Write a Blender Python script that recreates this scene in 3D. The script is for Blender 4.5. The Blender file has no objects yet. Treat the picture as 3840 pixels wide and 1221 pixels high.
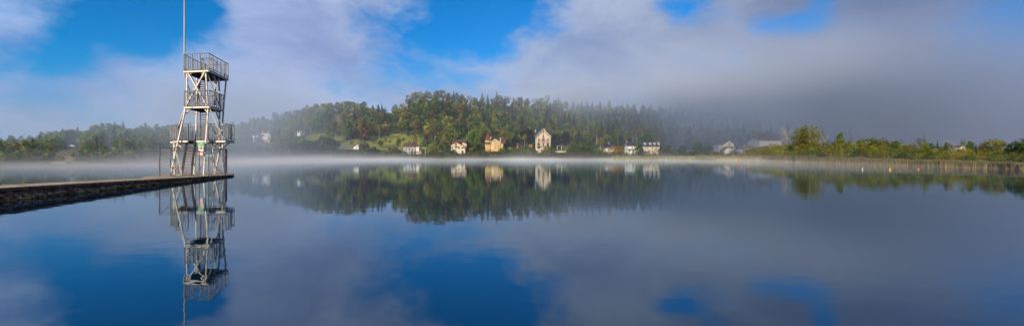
import bpy, math, random
import numpy as np
from mathutils import Vector, Matrix, noise as mnoise

C = bpy.context.scene.collection
sc = bpy.context.scene
R = math.radians
F, CX, HY, CZ = 1611.07, 1920.0, 584.3, 2.1      # photo focal length (px), centre column, horizon row, eye height


def W(px, py, D):
    """A point D metres in front of the shore where the camera stands."""
    return Vector(((px - CX) / F * D, D, CZ + (HY - py) / F * D))


def pix(x, y, z):
    return CX + x / y * F, HY - (z - CZ) / y * F


# ------------------------------------------------------------------ mesh building
class MB:
    def __init__(self):
        self.v, self.f, self.m = [], [], []

    def quad(self, a, b, c, d, m=0):
        n = len(self.v)
        self.v += [tuple(a), tuple(b), tuple(c), tuple(d)]
        self.f.append((n, n + 1, n + 2, n + 3)); self.m.append(m)

    def poly(self, pts, m=0):
        n = len(self.v)
        self.v += [tuple(p) for p in pts]
        self.f.append(tuple(range(n, n + len(pts)))); self.m.append(m)

    def hexa(self, p, m=0):                       # 8 corners: bottom ring 0-3, top ring 4-7
        n = len(self.v)
        self.v += [tuple(q) for q in p]
        for f in ((3, 2, 1, 0), (4, 5, 6, 7), (0, 1, 5, 4), (1, 2, 6, 5), (2, 3, 7, 6), (3, 0, 4, 7)):
            self.f.append(tuple(n + i for i in f)); self.m.append(m)

    def box(self, x0, x1, y0, y1, z0, z1, m=0):
        self.hexa([(x0, y0, z0), (x1, y0, z0), (x1, y1, z0), (x0, y1, z0), (x0, y0, z1), (x1, y0, z1), (x1, y1, z1), (x0, y1, z1)], m)

    def beam(self, p, q, w, h=None, m=0, up=(0, 0, 1)):
        p, q = Vector(p), Vector(q)
        h = w if h is None else h
        d = (q - p).normalized()
        u = Vector(up)
        if abs(d.dot(u)) > 0.95:
            u = Vector((0, 1, 0))
        s = d.cross(u).normalized() * w / 2
        t = s.cross(d).normalized() * h / 2
        self.hexa([p - s - t, p + s - t, p + s + t, p - s + t, q - s - t, q + s - t, q + s + t, q - s + t], m)

    def tube(self, pts, rs, n=6, m=0, cap=True):
        rings = []
        pts = [Vector(p) for p in pts]
        if not isinstance(rs, (list, tuple)):
            rs = [rs] * len(pts)
        for i, p in enumerate(pts):
            d = (pts[min(i + 1, len(pts) - 1)] - pts[max(i - 1, 0)]).normalized()
            u = Vector((0, 0, 1)) if abs(d.z) < 0.9 else Vector((1, 0, 0))
            s = d.cross(u).normalized(); t = s.cross(d)
            base = len(self.v)
            for k in range(n):
                a = 2 * math.pi * k / n
                self.v.append(tuple(p + (s * math.cos(a) + t * math.sin(a)) * rs[i]))
            rings.append(base)
        for a, b in zip(rings, rings[1:]):
            for k in range(n):
                self.f.append((a + k, a + (k + 1) % n, b + (k + 1) % n, b + k)); self.m.append(m)
        if cap:
            self.f.append(tuple(rings[0] + k for k in range(n))[::-1]); self.m.append(m)
            self.f.append(tuple(rings[-1] + k for k in range(n))); self.m.append(m)

    def prism(self, pts, vec, m=0):               # planar outline pushed along vec
        n = len(self.v); k = len(pts); vec = Vector(vec)
        self.v += [tuple(Vector(p)) for p in pts] + [tuple(Vector(p) + vec) for p in pts]
        self.f.append(tuple(range(n, n + k))); self.m.append(m)
        self.f.append(tuple(range(n + 2 * k - 1, n + k - 1, -1))); self.m.append(m)
        for i in range(k):
            j = (i + 1) % k
            self.f.append((n + j, n + i, n + k + i, n + k + j)); self.m.append(m)

    def lathe(self, prof, n=12, m=0, o=(0, 0, 0)):
        base = len(self.v)
        for r, z in prof:
            for k in range(n):
                a = 2 * math.pi * k / n
                self.v.append((o[0] + r * math.cos(a), o[1] + r * math.sin(a), o[2] + z))
        for i in range(len(prof) - 1):
            for k in range(n):
                a = base + i * n
                self.f.append((a + k, a + (k + 1) % n, a + n + (k + 1) % n, a + n + k)); self.m.append(m)

    def build(self, name, mats, parent=None, smooth=False, offset=None):
        me = bpy.data.meshes.new(name)
        v = self.v
        if offset is not None:
            o = Vector(offset); v = [tuple(Vector(p) - o) for p in v]
        me.from_pydata(v, [], self.f)
        for mt in (mats if isinstance(mats, (list, tuple)) else [mats]):
            me.materials.append(mt)
        me.polygons.foreach_set('material_index', self.m)
        if smooth:
            me.polygons.foreach_set('use_smooth', [True] * len(me.polygons))
        me.update()
        return link(name, me, parent)


def link(name, me, parent=None):
    o = bpy.data.objects.new(name, me); C.objects.link(o)
    if parent is not None:
        o.parent = parent
    return o


def tag(o, label=None, cat=None, group=None, kind=None):
    if label: o['label'] = label
    if cat: o['category'] = cat
    if group: o['group'] = group
    if kind: o['kind'] = kind
    return o


def empty(name, loc, label, cat, group=None):
    o = bpy.data.objects.new(name, None); C.objects.link(o)
    o.location = loc; o.empty_display_size = 0.5
    return tag(o, label, cat, group)


# ------------------------------------------------------------------ materials
class NT:
    """small helper to write node trees as expressions"""
    def __init__(self, tree):
        self.t = tree; self.n = tree.nodes; self.l = tree.links

    def new(self, kind, **kw):
        nd = self.n.new(kind)
        for k, v in kw.items():
            setattr(nd, k, v)
        return nd

    def put(self, sock, val):
        if isinstance(val, bpy.types.NodeSocket):
            self.l.new(val, sock)
        elif val is not None:
            sock.default_value = val

    def m(self, op, a, b=None, c=None, clamp=False):
        nd = self.new('ShaderNodeMath', operation=op, use_clamp=clamp)
        for i, x in enumerate((a, b, c)):
            if x is not None:
                self.put(nd.inputs[i], x)
        return nd.outputs[0]

    def vm(self, op, a, b=None, out=0):
        nd = self.new('ShaderNodeVectorMath', operation=op)
        self.put(nd.inputs[0], a)
        if b is not None:
            self.put(nd.inputs[1], b)
        return nd.outputs['Value'] if out == 'v' else nd.outputs[0]

    def noise(self, vec, scale, detail=3, rough=0.5, out='Fac', dist=0.0):
        nd = self.new('ShaderNodeTexNoise')
        self.put(nd.inputs['Vector'], vec); nd.inputs['Scale'].default_value = scale
        nd.inputs['Detail'].default_value = detail; nd.inputs['Roughness'].default_value = rough
        nd.inputs['Distortion'].default_value = dist
        return nd.outputs[out]

    def ramp(self, val, lo, hi, a=0.0, b=1.0, smooth=True):
        nd = self.new('ShaderNodeMapRange', interpolation_type='SMOOTHSTEP' if smooth else 'LINEAR')
        self.put(nd.inputs['Value'], val)
        nd.inputs['From Min'].default_value = lo; nd.inputs['From Max'].default_value = hi
        nd.inputs['To Min'].default_value = a; nd.inputs['To Max'].default_value = b
        return nd.outputs['Result']

    def mix(self, fac, a, b, mode='MIX'):
        nd = self.new('ShaderNodeMix', data_type='RGBA', blend_type=mode)
        self.put(nd.inputs['Factor'], fac)
        for s, x in ((nd.inputs['A'], a), (nd.inputs['B'], b)) if False else ((nd.inputs[6], a), (nd.inputs[7], b)):
            self.put(s, tuple(x) + (1,) if isinstance(x, (tuple, list)) and len(x) == 3 else x)
        return nd.outputs[2]

    def combine(self, x, y, z):
        nd = self.new('ShaderNodeCombineXYZ')
        for i, v in enumerate((x, y, z)):
            self.put(nd.inputs[i], v)
        return nd.outputs[0]


def newmat(name):
    m = bpy.data.materials.new(name); m.use_nodes = True
    m.node_tree.nodes.clear()
    k = NT(m.node_tree)
    out = k.new('ShaderNodeOutputMaterial')
    return m, k, out


MATS = {}


def pm(name, c1, c2=None, scale=3.0, rough=0.7, metal=0.0, bump=0.0, stretch=(1, 1, 1), contrast=(0.35, 0.65), spec=0.3):
    if name in MATS:
        return MATS[name]
    m, k, out = newmat(name)
    b = k.new('ShaderNodeBsdfPrincipled')
    tc = k.new('ShaderNodeTexCoord').outputs['Object']
    vec = k.vm('MULTIPLY', tc, stretch)
    c2 = c2 or tuple(x * 0.8 for x in c1)
    n = k.noise(vec, scale, 4, 0.6)
    k.put(b.inputs['Base Color'], k.mix(k.ramp(n, *contrast), c1, c2))
    b.inputs['Roughness'].default_value = rough; b.inputs['Metallic'].default_value = metal
    b.inputs['Specular IOR Level'].default_value = spec
    if bump:
        bn = k.new('ShaderNodeBump'); bn.inputs['Strength'].default_value = bump
        k.put(bn.inputs['Height'], k.noise(vec, scale * 4, 3)); k.l.new(bn.outputs[0], b.inputs['Normal'])
    k.l.new(b.outputs[0], out.inputs['Surface'])
    MATS[name] = m
    return m


def leaf_material():
    m, k, out = newmat('leaf')
    at = k.new('ShaderNodeVertexColor', layer_name='tint').outputs['Color']
    oi = k.new('ShaderNodeObjectInfo').outputs['Color']
    geo = k.new('ShaderNodeNewGeometry')
    col = k.mix(1.0, at, oi, 'MULTIPLY')
    nz = k.noise(geo.outputs['Position'], 0.35, 2)
    hs = k.new('ShaderNodeHueSaturation')
    k.put(hs.inputs['Hue'], k.ramp(nz, 0.3, 0.7, 0.485, 0.515))
    k.put(hs.inputs['Value'], k.ramp(k.noise(geo.outputs['Position'], 0.6, 2), 0.3, 0.7, 0.75, 1.2))
    k.put(hs.inputs['Color'], col)
    d = k.new('ShaderNodeBsdfDiffuse'); k.put(d.inputs['Color'], hs.outputs[0])
    t = k.new('ShaderNodeBsdfTranslucent'); k.put(t.inputs['Color'], hs.outputs[0])
    mx = k.new('ShaderNodeMixShader'); mx.inputs[0].default_value = 0.22
    k.l.new(d.outputs[0], mx.inputs[1]); k.l.new(t.outputs[0], mx.inputs[2])
    k.l.new(mx.outputs[0], out.inputs['Surface'])
    return m


LEAF = leaf_material()
BARK = pm('bark', (0.10, 0.08, 0.06), (0.05, 0.04, 0.03), 3, 0.9)
BARK_PALE = pm('pale_bark', (0.42, 0.39, 0.34), (0.20, 0.18, 0.15), 2, 0.85, stretch=(1, 1, 0.5))
WHITE_STEEL = pm('white_painted_steel', (0.72, 0.67, 0.57), (0.36, 0.22, 0.12), 3.1, 0.55, contrast=(0.52, 0.74))
GREY_STEEL = pm('galvanised_steel', (0.19, 0.205, 0.225), (0.12, 0.12, 0.125), 4, 0.5, 0.2)
DARK_STEEL = pm('dark_weathered_steel', (0.10, 0.10, 0.10), (0.05, 0.045, 0.04), 3, 0.6, 0.3)
DECK_WOOD = pm('weathered_deck', (0.14, 0.085, 0.045), (0.06, 0.04, 0.03), 4, 0.85)
TREAD = pm('rusty_tread', (0.34, 0.20, 0.10), (0.18, 0.10, 0.06), 5, 0.8)
CONCRETE = pm('pier_concrete', (0.46, 0.36, 0.25), (0.30, 0.23, 0.16), 1.1, 0.9, bump=0.3)
POLE_PAINT = pm('yellowed_paint', (0.66, 0.57, 0.42), (0.50, 0.43, 0.31), 1.5, 0.5, stretch=(1, 1, 0.2))

# ------------------------------------------------------------------ camera
cam = bpy.data.cameras.new('camera'); co = bpy.data.objects.new('camera', cam); C.objects.link(co)
co.location = (0, 0, CZ); co.rotation_euler = (R(90), 0, 0)
cam.sensor_width = 36; cam.lens = 18 / math.tan(R(50)); cam.shift_y = -26.2 / 3840
cam.clip_start = 0.1; cam.clip_end = 12000
sc.camera = co

# ------------------------------------------------------------------ light and sky
SUN_AZ, SUN_EL = R(206), R(18)
sun = bpy.data.lights.new('sun', 'SUN'); sun.energy = 5.0; sun.angle = R(0.5); sun.color = (1.0, 0.86, 0.66)
so = bpy.data.objects.new('sun', sun); C.objects.link(so)
sd = Vector((math.sin(SUN_AZ) * math.cos(SUN_EL), math.cos(SUN_AZ) * math.cos(SUN_EL), math.sin(SUN_EL)))
so.rotation_euler = sd.to_track_quat('Z', 'Y').to_euler()
so.location = (-30, -40, 40)


def azel(px, py):
    a = math.atan((px - CX) / F)
    return a, math.atan((HY - py) / F * math.cos(a))


def build_world():
    w = bpy.data.worlds.new('World'); sc.world = w; w.use_nodes = True
    w.node_tree.nodes.clear(); k = NT(w.node_tree)
    out = k.new('ShaderNodeOutputWorld'); bg = k.new('ShaderNodeBackground'); bg.inputs[1].default_value = 0.1
    sky = k.new('ShaderNodeTexSky', sky_type='NISHITA', sun_disc=False)
    sky.sun_elevation = SUN_EL; sky.sun_rotation = SUN_AZ
    sky.air_density = 1.0; sky.dust_density = 0.3; sky.ozone_density = 2.0
    d = k.new('ShaderNodeTexCoord').outputs['Generated']
    sp = k.new('ShaderNodeSeparateXYZ'); k.put(sp.inputs[0], d)
    az = k.m('ARCTAN2', sp.outputs[0], sp.outputs[1])
    el = k.m('ARCSINE', k.m('ABSOLUTE', sp.outputs[2]))
    p = k.combine(az, k.m('MULTIPLY', el, 1.5), 0.0)
    nw = k.new('ShaderNodeTexNoise'); k.put(nw.inputs['Vector'], p)
    nw.inputs['Scale'].default_value = 4.5; nw.inputs['Detail'].default_value = 4
    wv = k.vm('MULTIPLY', k.vm('SUBTRACT', nw.outputs['Color'], (0.5, 0.5, 0.5)), (0.17, 0.15, 0.0))
    q = k.vm('ADD', k.combine(az, el, 0.0), wv)
    qs = k.new('ShaderNodeSeparateXYZ'); k.put(qs.inputs[0], q)

    def blob(px, py, rx, ry, wt):
        a, e = azel(px, py)
        x = k.m('MULTIPLY', k.m('SUBTRACT', qs.outputs[0], a), F / rx * math.cos(a) ** 2 if False else 1 / (rx / F * math.cos(a) ** 2))
        y = k.m('MULTIPLY', k.m('SUBTRACT', qs.outputs[1], e), 1 / (ry / F * math.cos(a)))
        r2 = k.m('ADD', k.m('MULTIPLY', x, x), k.m('MULTIPLY', y, y))
        return k.m('MULTIPLY', k.m('EXPONENT', k.m('MULTIPLY', r2, -1.0)), wt)

    blobs = [  # clear-sky windows in the cloud (positive) and cloud masses (negative)
        (560, 30, 350, 150, 1.35), (800, 60, 150, 120, 0.7), (270, 170, 130, 130, 0.7), (60, 240, 260, 150, 0.5),
        (180, 420, 330, 60, 0.42), (0, 0, 260, 80, 0.15),
        (1880, 20, 230, 110, 1.15), (1750, 150, 260, 110, 0.65), (1500, 120, 280, 150, 0.48), (1420, 300, 300, 60, 0.42),
        (1700, 330, 260, 60, 0.38), (2550, 0, 110, 60, 0.95), (2960, 100, 105, 50, 0.85), (3070, 10, 60, 50, 0.6),
        (3880, 110, 330, 190, 1.05), (3950, 560, 300, 90, 0.55), (2280, 395, 240, 40, 0.35), (2780, 250, 200, 70, 0.18),
        (1120, 120, 260, 220, -0.45), (2200, 150, 240, 200, -0.4),
    ]
    fld = None
    for b in blobs:
        v = blob(*b); fld = v if fld is None else k.m('ADD', fld, v)
    wisps = k.noise(k.vm('ADD', k.vm('MULTIPLY', p, (1.0, 1.2, 1.0)), k.vm('MULTIPLY', k.combine(el, el, 0.0), (0.3, 0.0, 0.0))), 6.5, 7, 0.6, dist=0.35)
    fld = k.m('ADD', fld, k.ramp(wisps, 0.2, 0.8, -0.42, 0.42, False))
    fine = k.noise(k.vm('MULTIPLY', p, (1.0, 1.3, 1.0)), 22.0, 4, 0.6, dist=0.6)
    fld = k.m('ADD', fld, k.ramp(fine, 0.2, 0.8, -0.17, 0.17, False))
    blue = k.ramp(fld, -0.05, 0.92)
    # cloud colour drifts from sunlit lavender on one side of the lake to slate on the other
    cr = k.new('ShaderNodeValToRGB'); k.put(cr.inputs[0], k.ramp(az, -0.9, 0.9, 0, 1, False))
    el_ = cr.color_ramp.elements
    stops = [(0.0, (0.33, 0.49, 0.80)), (0.25, (0.39, 0.48, 0.74)), (0.5, (0.41, 0.51, 0.73)), (0.66, (0.36, 0.44, 0.62)), (0.82, (0.21, 0.27, 0.44)), (1.0, (0.16, 0.23, 0.44))]
    el_[0].position, el_[0].color = stops[0][0], stops[0][1] + (1,)
    el_[1].position, el_[1].color = stops[-1][0], stops[-1][1] + (1,)
    for s, c in stops[1:-1]:
        e = el_.new(s); e.color = c + (1,)
    bil = k.noise(k.vm('ADD', k.vm('MULTIPLY', p, (1.0, 1.25, 1.0)), k.vm('MULTIPLY', k.combine(el, el, 0.0), (0.4, 0.0, 0.0))), 3.6, 7, 0.58, dist=0.5)
    ccol = k.mix(1.0, cr.outputs[0], k.mix(k.ramp(bil, 0.3, 0.7), (0.62, 0.70, 0.84), (1.16, 1.13, 1.08)), 'MULTIPLY')
    dk = blob(2860, 390, 300, 80, 0.42)
    dk = k.m('ADD', dk, blob(2700, 500, 500, 70, 0.3))
    ccol = k.mix(k.m('MINIMUM', dk, 0.85), ccol, (0.22, 0.275, 0.42))
    lit = blob(2480, 280, 330, 90, 0.35)
    ccol = k.mix(k.m('MINIMUM', lit, 0.6), ccol, (0.50, 0.57, 0.76))
    ccol = k.mix(1.0, ccol, (10.0, 10.0, 10.0), 'MULTIPLY')
    bl = k.mix(1.0, sky.outputs[0], (0.0, 0.74, 1.42), 'MULTIPLY')
    bl = k.mix(k.ramp(el, 0.03, 0.26, 0.55, 0.0), bl, (0.2, 3.3, 8.0))
    rt = k.ramp(az, 0.40, 0.75, 0.0, 0.7)
    bl = k.mix(rt, bl, (0.2, 1.9, 5.4))
    k.put(bg.inputs[0], k.mix(blue, ccol, bl))
    k.l.new(bg.outputs[0], out.inputs['Surface'])


build_world()

# ------------------------------------------------------------------ terrain
TOP = [(-900, 545), (-300, 522), (0, 516), (90, 521), (150, 509), (250, 486), (313, 494), (360, 469), (450, 467), (500, 474), (640, 467), (760, 472), (880, 466), (955, 446),
       (1045, 424), (1150, 400), (1200, 390), (1290, 380), (1340, 383), (1400, 392), (1490, 390), (1528, 362), (1580, 344), (1655, 341), (1730, 360), (1790, 367), (1820, 356),
       (1880, 362), (1950, 370), (2000, 376), (2090, 382), (2240, 388), (2330, 392), (2500, 400), (2700, 415), (2850, 435), (3000, 470), (3300, 510), (3700, 545), (4800, 570)]
D0 = [(-900, 72), (0, 84), (400, 94), (640, 125), (800, 190), (950, 262), (1200, 272), (2000, 276), (2400, 262), (2640, 225), (2850, 196), (2938, 149), (3176, 107), (3280, 96), (3546, 77), (3704, 71), (3840, 64), (4800, 50)]
DF = [(-900, 78), (0, 90), (400, 101), (640, 134), (800, 202), (950, 272), (1200, 284), (2000, 292), (2640, 285), (2850, 290), (3840, 300), (4800, 300)]
D1 = [(-900, 140), (0, 150), (500, 180), (800, 370), (1000, 450), (1500, 490), (2500, 520), (4800, 540)]


def ip(tab, x):
    return float(np.interp(x, [a for a, _ in tab], [b for _, b in tab]))


def tree_h(px):
    return 12.5 * ip(D1, px) / 490.0


def ridge_z(px):
    d1 = ip(D1, px)
    return CZ + (HY - ip(TOP, px)) / F * d1 - tree_h(px) * 0.8


def ground(x, y):
    """terrain height above the lake"""
    px = CX + x / max(y, 1.0) * F
    d0, df, d1 = ip(D0, px), ip(DF, px), ip(D1, px)
    if y < d0:
        return -0.6 - 0.05 * (d0 - y)
    if y < df:
        return -0.15 + 0.9 * min(1.0, (y - d0) / 6.0) + 0.02 * (y - d0)
    zb = 0.75 + 0.02 * (df - d0)
    zr = max(ridge_z(px), zb + 0.5)
    s = (y - df) / (d1 - df)
    if s <= 1:
        g = s ** 1.18 if px < 700 or px > 1000 else s ** 1.1
        n = mnoise.noise(Vector((x * 0.012, y * 0.012, 0.3))) * 4 * s * (1 - s) * (d1 / 490)
        return zb + (zr - zb) * g + n
    return zr - (s - 1) * (d1 - df) * 0.10


def ground_px(px, D):
    return ground((px - CX) / F * D, D)


def inpoly(x, y, poly):
    c = False; j = len(poly) - 1
    for i in range(len(poly)):
        xi, yi = poly[i]; xj, yj = poly[j]
        if (yi > y) != (yj > y) and x < (xj - xi) * (y - yi) / (yj - yi) + xi:
            c = not c
        j = i
    return c


# clearings: outline of the open ground as seen from the shore, tint, and whether trees keep out
CLEAR = [
    ([(1290, 524), (1380, 520), (1430, 508), (1480, 502), (1560, 506), (1610, 524), (1640, 545), (1620, 562), (1500, 566), (1290, 556), (1265, 540)], (0.24, 0.25, 0.050)),
    ([(1140, 502), (1200, 500), (1290, 512), (1290, 545), (1240, 540), (1160, 530)], (0.19, 0.20, 0.055)),
    ([(1238, 462), (1265, 432), (1320, 418), (1345, 424), (1300, 440), (1275, 470)], (0.36, 0.27, 0.09)),
    ([(1392, 402), (1440, 396), (1500, 392), (1535, 396), (1530, 412), (1480, 410), (1420, 416)], (0.36, 0.29, 0.09)),
    ([(905, 530), (950, 523), (1060, 540), (1020, 556), (930, 560)], (0.27, 0.20, 0.10)),
    ([(190, 612), (205, 580), (225, 566), (285, 556), (296, 570), (280, 600), (240, 615)], (0.38, 0.27, 0.12)),
    ([(20, 612), (200, 610), (200, 640), (20, 640)], (0.13, 0.15, 0.05)),
    ([(1560, 545), (1600, 540), (1640, 545), (1660, 570), (1560, 572)], (0.24, 0.25, 0.05)),
    ([(2100, 540), (2260, 545), (2330, 560), (2600, 566), (2600, 590), (2100, 590)], (0.13, 0.16, 0.05)),
]


def clearing(px, py):
    for poly, c in CLEAR:
        if inpoly(px, py, poly):
            return c
    return None


def build_terrain():
    pxs = np.arange(-1100, 5000, 16.0)
    ns = 64
    verts, cols = [], []
    for px in pxs:
        d0, df, d1 = ip(D0, px), ip(DF, px), ip(D1, px)
        ds = list(np.linspace(d0 - 4, df, 10)) + list(np.linspace(df, d1, 42)[1:]) + list(np.linspace(d1, d1 * 2.2, 14)[1:])
        for D in ds:
            x = (px - CX) / F * D
            z = ground(x, D)
            verts.append((x, D, z))
            py = HY - (z - CZ) / D * F
            c = clearing(px, py)
            if c is None:
                c = (0.06, 0.07, 0.028) if D > df else (0.13, 0.14, 0.05)
            cols.append(c + (1.0,))
    n = len(ds)
    faces = []
    for i in range(len(pxs) - 1):
        for j in range(n - 1):
            a = i * n + j
            faces.append((a, a + n, a + n + 1, a + 1))
    me = bpy.data.meshes.new('hillside'); me.from_pydata(verts, [], faces)
    ca = me.color_attributes.new('soil', 'FLOAT_COLOR', 'POINT')
    ca.data.foreach_set('color', np.array(cols, dtype=np.float32).ravel())
    me.polygons.foreach_set('use_smooth', [True] * len(me.polygons))
    m, k, out = newmat('meadow_ground')
    b = k.new('ShaderNodeBsdfPrincipled'); b.inputs['Roughness'].default_value = 0.95; b.inputs['Specular IOR Level'].default_value = 0.1
    at = k.new('ShaderNodeVertexColor', layer_name='soil').outputs['Color']
    geo = k.new('ShaderNodeNewGeometry').outputs['Position']
    v = k.mix(k.ramp(k.noise(geo, 0.12, 5, 0.65), 0.3, 0.7), (0.6, 0.65, 0.6), (1.35, 1.25, 1.1))
    v2 = k.mix(k.ramp(k.noise(geo, 0.9, 3, 0.6), 0.3, 0.7), (0.75, 0.8, 0.75), (1.2, 1.15, 1.1))
    k.put(b.inputs['Base Color'], k.mix(1.0, k.mix(1.0, at, v, 'MULTIPLY'), v2, 'MULTIPLY'))
    k.l.new(b.outputs[0], out.inputs['Surface'])
    me.materials.append(m)
    tag(link('hillside', me), kind='structure')


build_terrain()


def build_water():
    mb = MB()
    ys = [-60, 0, 15, 40, 100, 300, 1200, 6000]
    for y0, y1 in zip(ys, ys[1:]):
        mb.quad((-6000, y0, 0), (6000, y0, 0), (6000, y1, 0), (-6000, y1, 0))
    m, k, out = newmat('lake_water')
    geo = k.new('ShaderNodeNewGeometry').outputs['Position']
    fr = k.new('ShaderNodeFresnel'); fr.inputs['IOR'].default_value = 2.0
    gl = k.new('ShaderNodeBsdfGlossy'); gl.inputs['Roughness'].default_value = 0.012
    gl.inputs['Color'].default_value = (0.80, 0.91, 1.0, 1)
    df = k.new('ShaderNodeBsdfDiffuse'); df.inputs['Color'].default_value = (0.004, 0.016, 0.030, 1)
    n1 = k.noise(k.vm('MULTIPLY', geo, (0.8, 1.6, 1)), 1.1, 3, 0.5)
    n2 = k.noise(k.vm('MULTIPLY', geo, (0.15, 0.5, 1)), 0.35, 2, 0.5)
    h = k.m('ADD', k.m('MULTIPLY', n1, 0.35), k.m('MULTIPLY', n2, 1.0))
    bp = k.new('ShaderNodeBump'); k.put(bp.inputs['Strength'], k.ramp(k.noise(k.vm('MULTIPLY', geo, (0.5, 1.0, 1)), 0.035, 3, 0.6), 0.42, 0.66, 0.075, 0.17)); bp.inputs['Distance'].default_value = 0.10
    k.put(bp.inputs['Height'], h)
    for s in (gl, fr):
        k.l.new(bp.outputs[0], s.inputs['Normal'])
    mx = k.new('ShaderNodeMixShader')
    k.l.new(fr.outputs[0], mx.inputs[0]); k.l.new(df.outputs[0], mx.inputs[1]); k.l.new(gl.outputs[0], mx.inputs[2])
    k.l.new(mx.outputs[0], out.inputs['Surface'])
    tag(mb.build('lake_water', m), kind='structure')
    g = MB(); g.quad((-9000, -3000, -4), (9000, -3000, -4), (9000, 9000, -4), (-9000, 9000, -4))
    tag(g.build('lake_bed', pm('lake_bed_silt', (0.05, 0.05, 0.04))), kind='structure')


build_water()


# ------------------------------------------------------------------ plants
def frames(nrm, rng, spread):
    n = len(nrm)
    v = nrm + rng.normal(0, spread, (n, 3)); v /= np.linalg.norm(v, axis=1)[:, None] + 1e-9
    r = rng.normal(0, 1, (n, 3)); t = np.cross(v, r); t /= np.linalg.norm(t, axis=1)[:, None] + 1e-9
    return v, t, np.cross(v, t)


def leaves(cent, nrm, size, rng, spread=0.45, aspect=0.7):
    """quads at CENT facing about NRM -> verts (4n,3)"""
    v, t, b = frames(nrm, rng, spread)
    s = (size * rng.uniform(0.7, 1.3, len(cent)))[:, None]
    t = t * s; b = b * s * aspect
    return np.stack([cent - t, cent - b * 0.9, cent + t, cent + b], 1).reshape(-1, 3)


def unit(rng, n):
    d = rng.normal(0, 1, (n, 3)); return d / np.linalg.norm(d, axis=1)[:, None]


def g_broad(seed, nleaf=900, w=0.62, base=0.22, nl=11, size=0.032, droop=0.0, top=1.0):
    """leaves of a round tree of height 1"""
    rng = np.random.default_rng(seed)
    cz, rz = (base + top) / 2, (top - base) / 2
    lob = []
    for i in range(nl):
        d = unit(rng, 1)[0] * rng.uniform(0.35, 0.72)
        c = np.array([d[0] * w / 2, d[1] * w / 2, cz + d[2] * rz])
        rr = rng.uniform(0.26, 0.46) * (1.1 - 0.35 * max(d[2], 0))
        lob.append((c, rr, rng.uniform(0.7, 1.3)))
    pts, nr, ti = [], [], []
    for c, rr, tn in lob:
        n = int(nleaf / nl)
        d = unit(rng, n)
        q = c + d * np.array([w / 2, w / 2, rz]) * rr * rng.uniform(0.72, 1.08, n)[:, None] * np.array([1.25, 1.25, 1.0])
        if droop:
            q[:, 2] -= droop * rng.uniform(0, 1, n) ** 2 * (0.4 + 2 * np.hypot(q[:, 0], q[:, 1]))
        keep = np.ones(n, bool)
        for c2, r2, _ in lob:
            if c2 is not c:
                e = (q - c2) / (np.array([w / 2, w / 2, rz]) * r2 * np.array([1.25, 1.25, 1.0]))
                keep &= (np.linalg.norm(e, axis=1) > 0.62)
        keep &= q[:, 2] > base * 0.5
        pts.append(q[keep]); nr.append(d[keep])
        ti.append(tn * (0.55 + 0.55 * (d[keep, 2] * 0.5 + 0.5)) * rng.uniform(0.75, 1.25, keep.sum()))  # lobe undersides darker: shade put into the leaf tint
    cent, nrm, ti = np.vstack(pts), np.vstack(nr), np.concatenate(ti)
    return leaves(cent, nrm, size, rng), ti


def g_conifer(seed, w=0.36, base=0.1, tiers=15, size=0.05, ragged=0.25):
    rng = np.random.default_rng(seed); pts, nr, ti = [], [], []
    for i in range(tiers):
        f = i / (tiers - 1)
        z = base + (1 - base) * f ** 0.92
        rad = w / 2 * (1 - f) ** 0.8 + 0.012
        nb = max(4, int(11 * (1 - f) + 3))
        a0 = rng.uniform(0, 6.28)
        for b in range(nb):
            if rng.uniform() < 0.12: continue
            a = a0 + 6.283 * b / nb + rng.normal(0, 0.15)
            L = rad * rng.uniform(1 - ragged * 1.5, 1 + ragged)
            m = max(2, int(L / (size * 0.55)))
            tn = rng.uniform(0.65, 1.25)
            for j in range(m):
                r = L * (j + 0.6) / m
                q = np.array([math.cos(a) * r, math.sin(a) * r, z - 0.28 * r - 0.4 * r * r + rng.normal(0, 0.006)])
                pts.append(q); nr.append([math.cos(a) * 0.6, math.sin(a) * 0.6, 0.8]); ti.append(tn * (0.5 + 0.6 * r / (L + 1e-6)) * rng.uniform(0.8, 1.2))  # needles darker near the trunk: inner shade put into the tint
    cent, nrm = np.array(pts), np.array(nr, float)
    nrm /= np.linalg.norm(nrm, axis=1)[:, None]
    return leaves(cent, nrm, size, rng, 0.35, 0.55), np.array(ti)


def g_weep(seed, nleaf=1600, w=0.7, size=0.026, base=0.06):
    """hanging strands: willow / birch"""
    rng = np.random.default_rng(seed); pts, nr, ti = [], [], []
    ns = nleaf // 12
    for s in range(ns):
        d = unit(rng, 1)[0]; d[2] = abs(d[2])
        k = rng.uniform(0.45, 1.0)
        x, y, z = d[0] * w / 2 * k, d[1] * w / 2 * k, 0.55 + d[2] * 0.42 * k
        L = rng.uniform(0.15, 0.5) * (0.6 + 0.6 * math.hypot(d[0], d[1]))
        tn = rng.uniform(0.6, 1.3)
        for j in range(12):
            f = j / 11
            q = (x * (1 + 0.12 * math.sin(f * 1.6)) + rng.normal(0, 0.008), y * (1 + 0.12 * math.sin(f * 1.6)) + rng.normal(0, 0.008), z - L * f)
            if q[2] < base: break
            pts.append(q); nr.append([d[0], d[1], 0.35]); ti.append(tn * rng.uniform(0.75, 1.2))
    cent, nrm = np.array(pts), np.array(nr, float)
    nrm /= np.linalg.norm(nrm, axis=1)[:, None]
    return leaves(cent, nrm, size, rng, 0.4, 0.6), np.array(ti)


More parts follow.
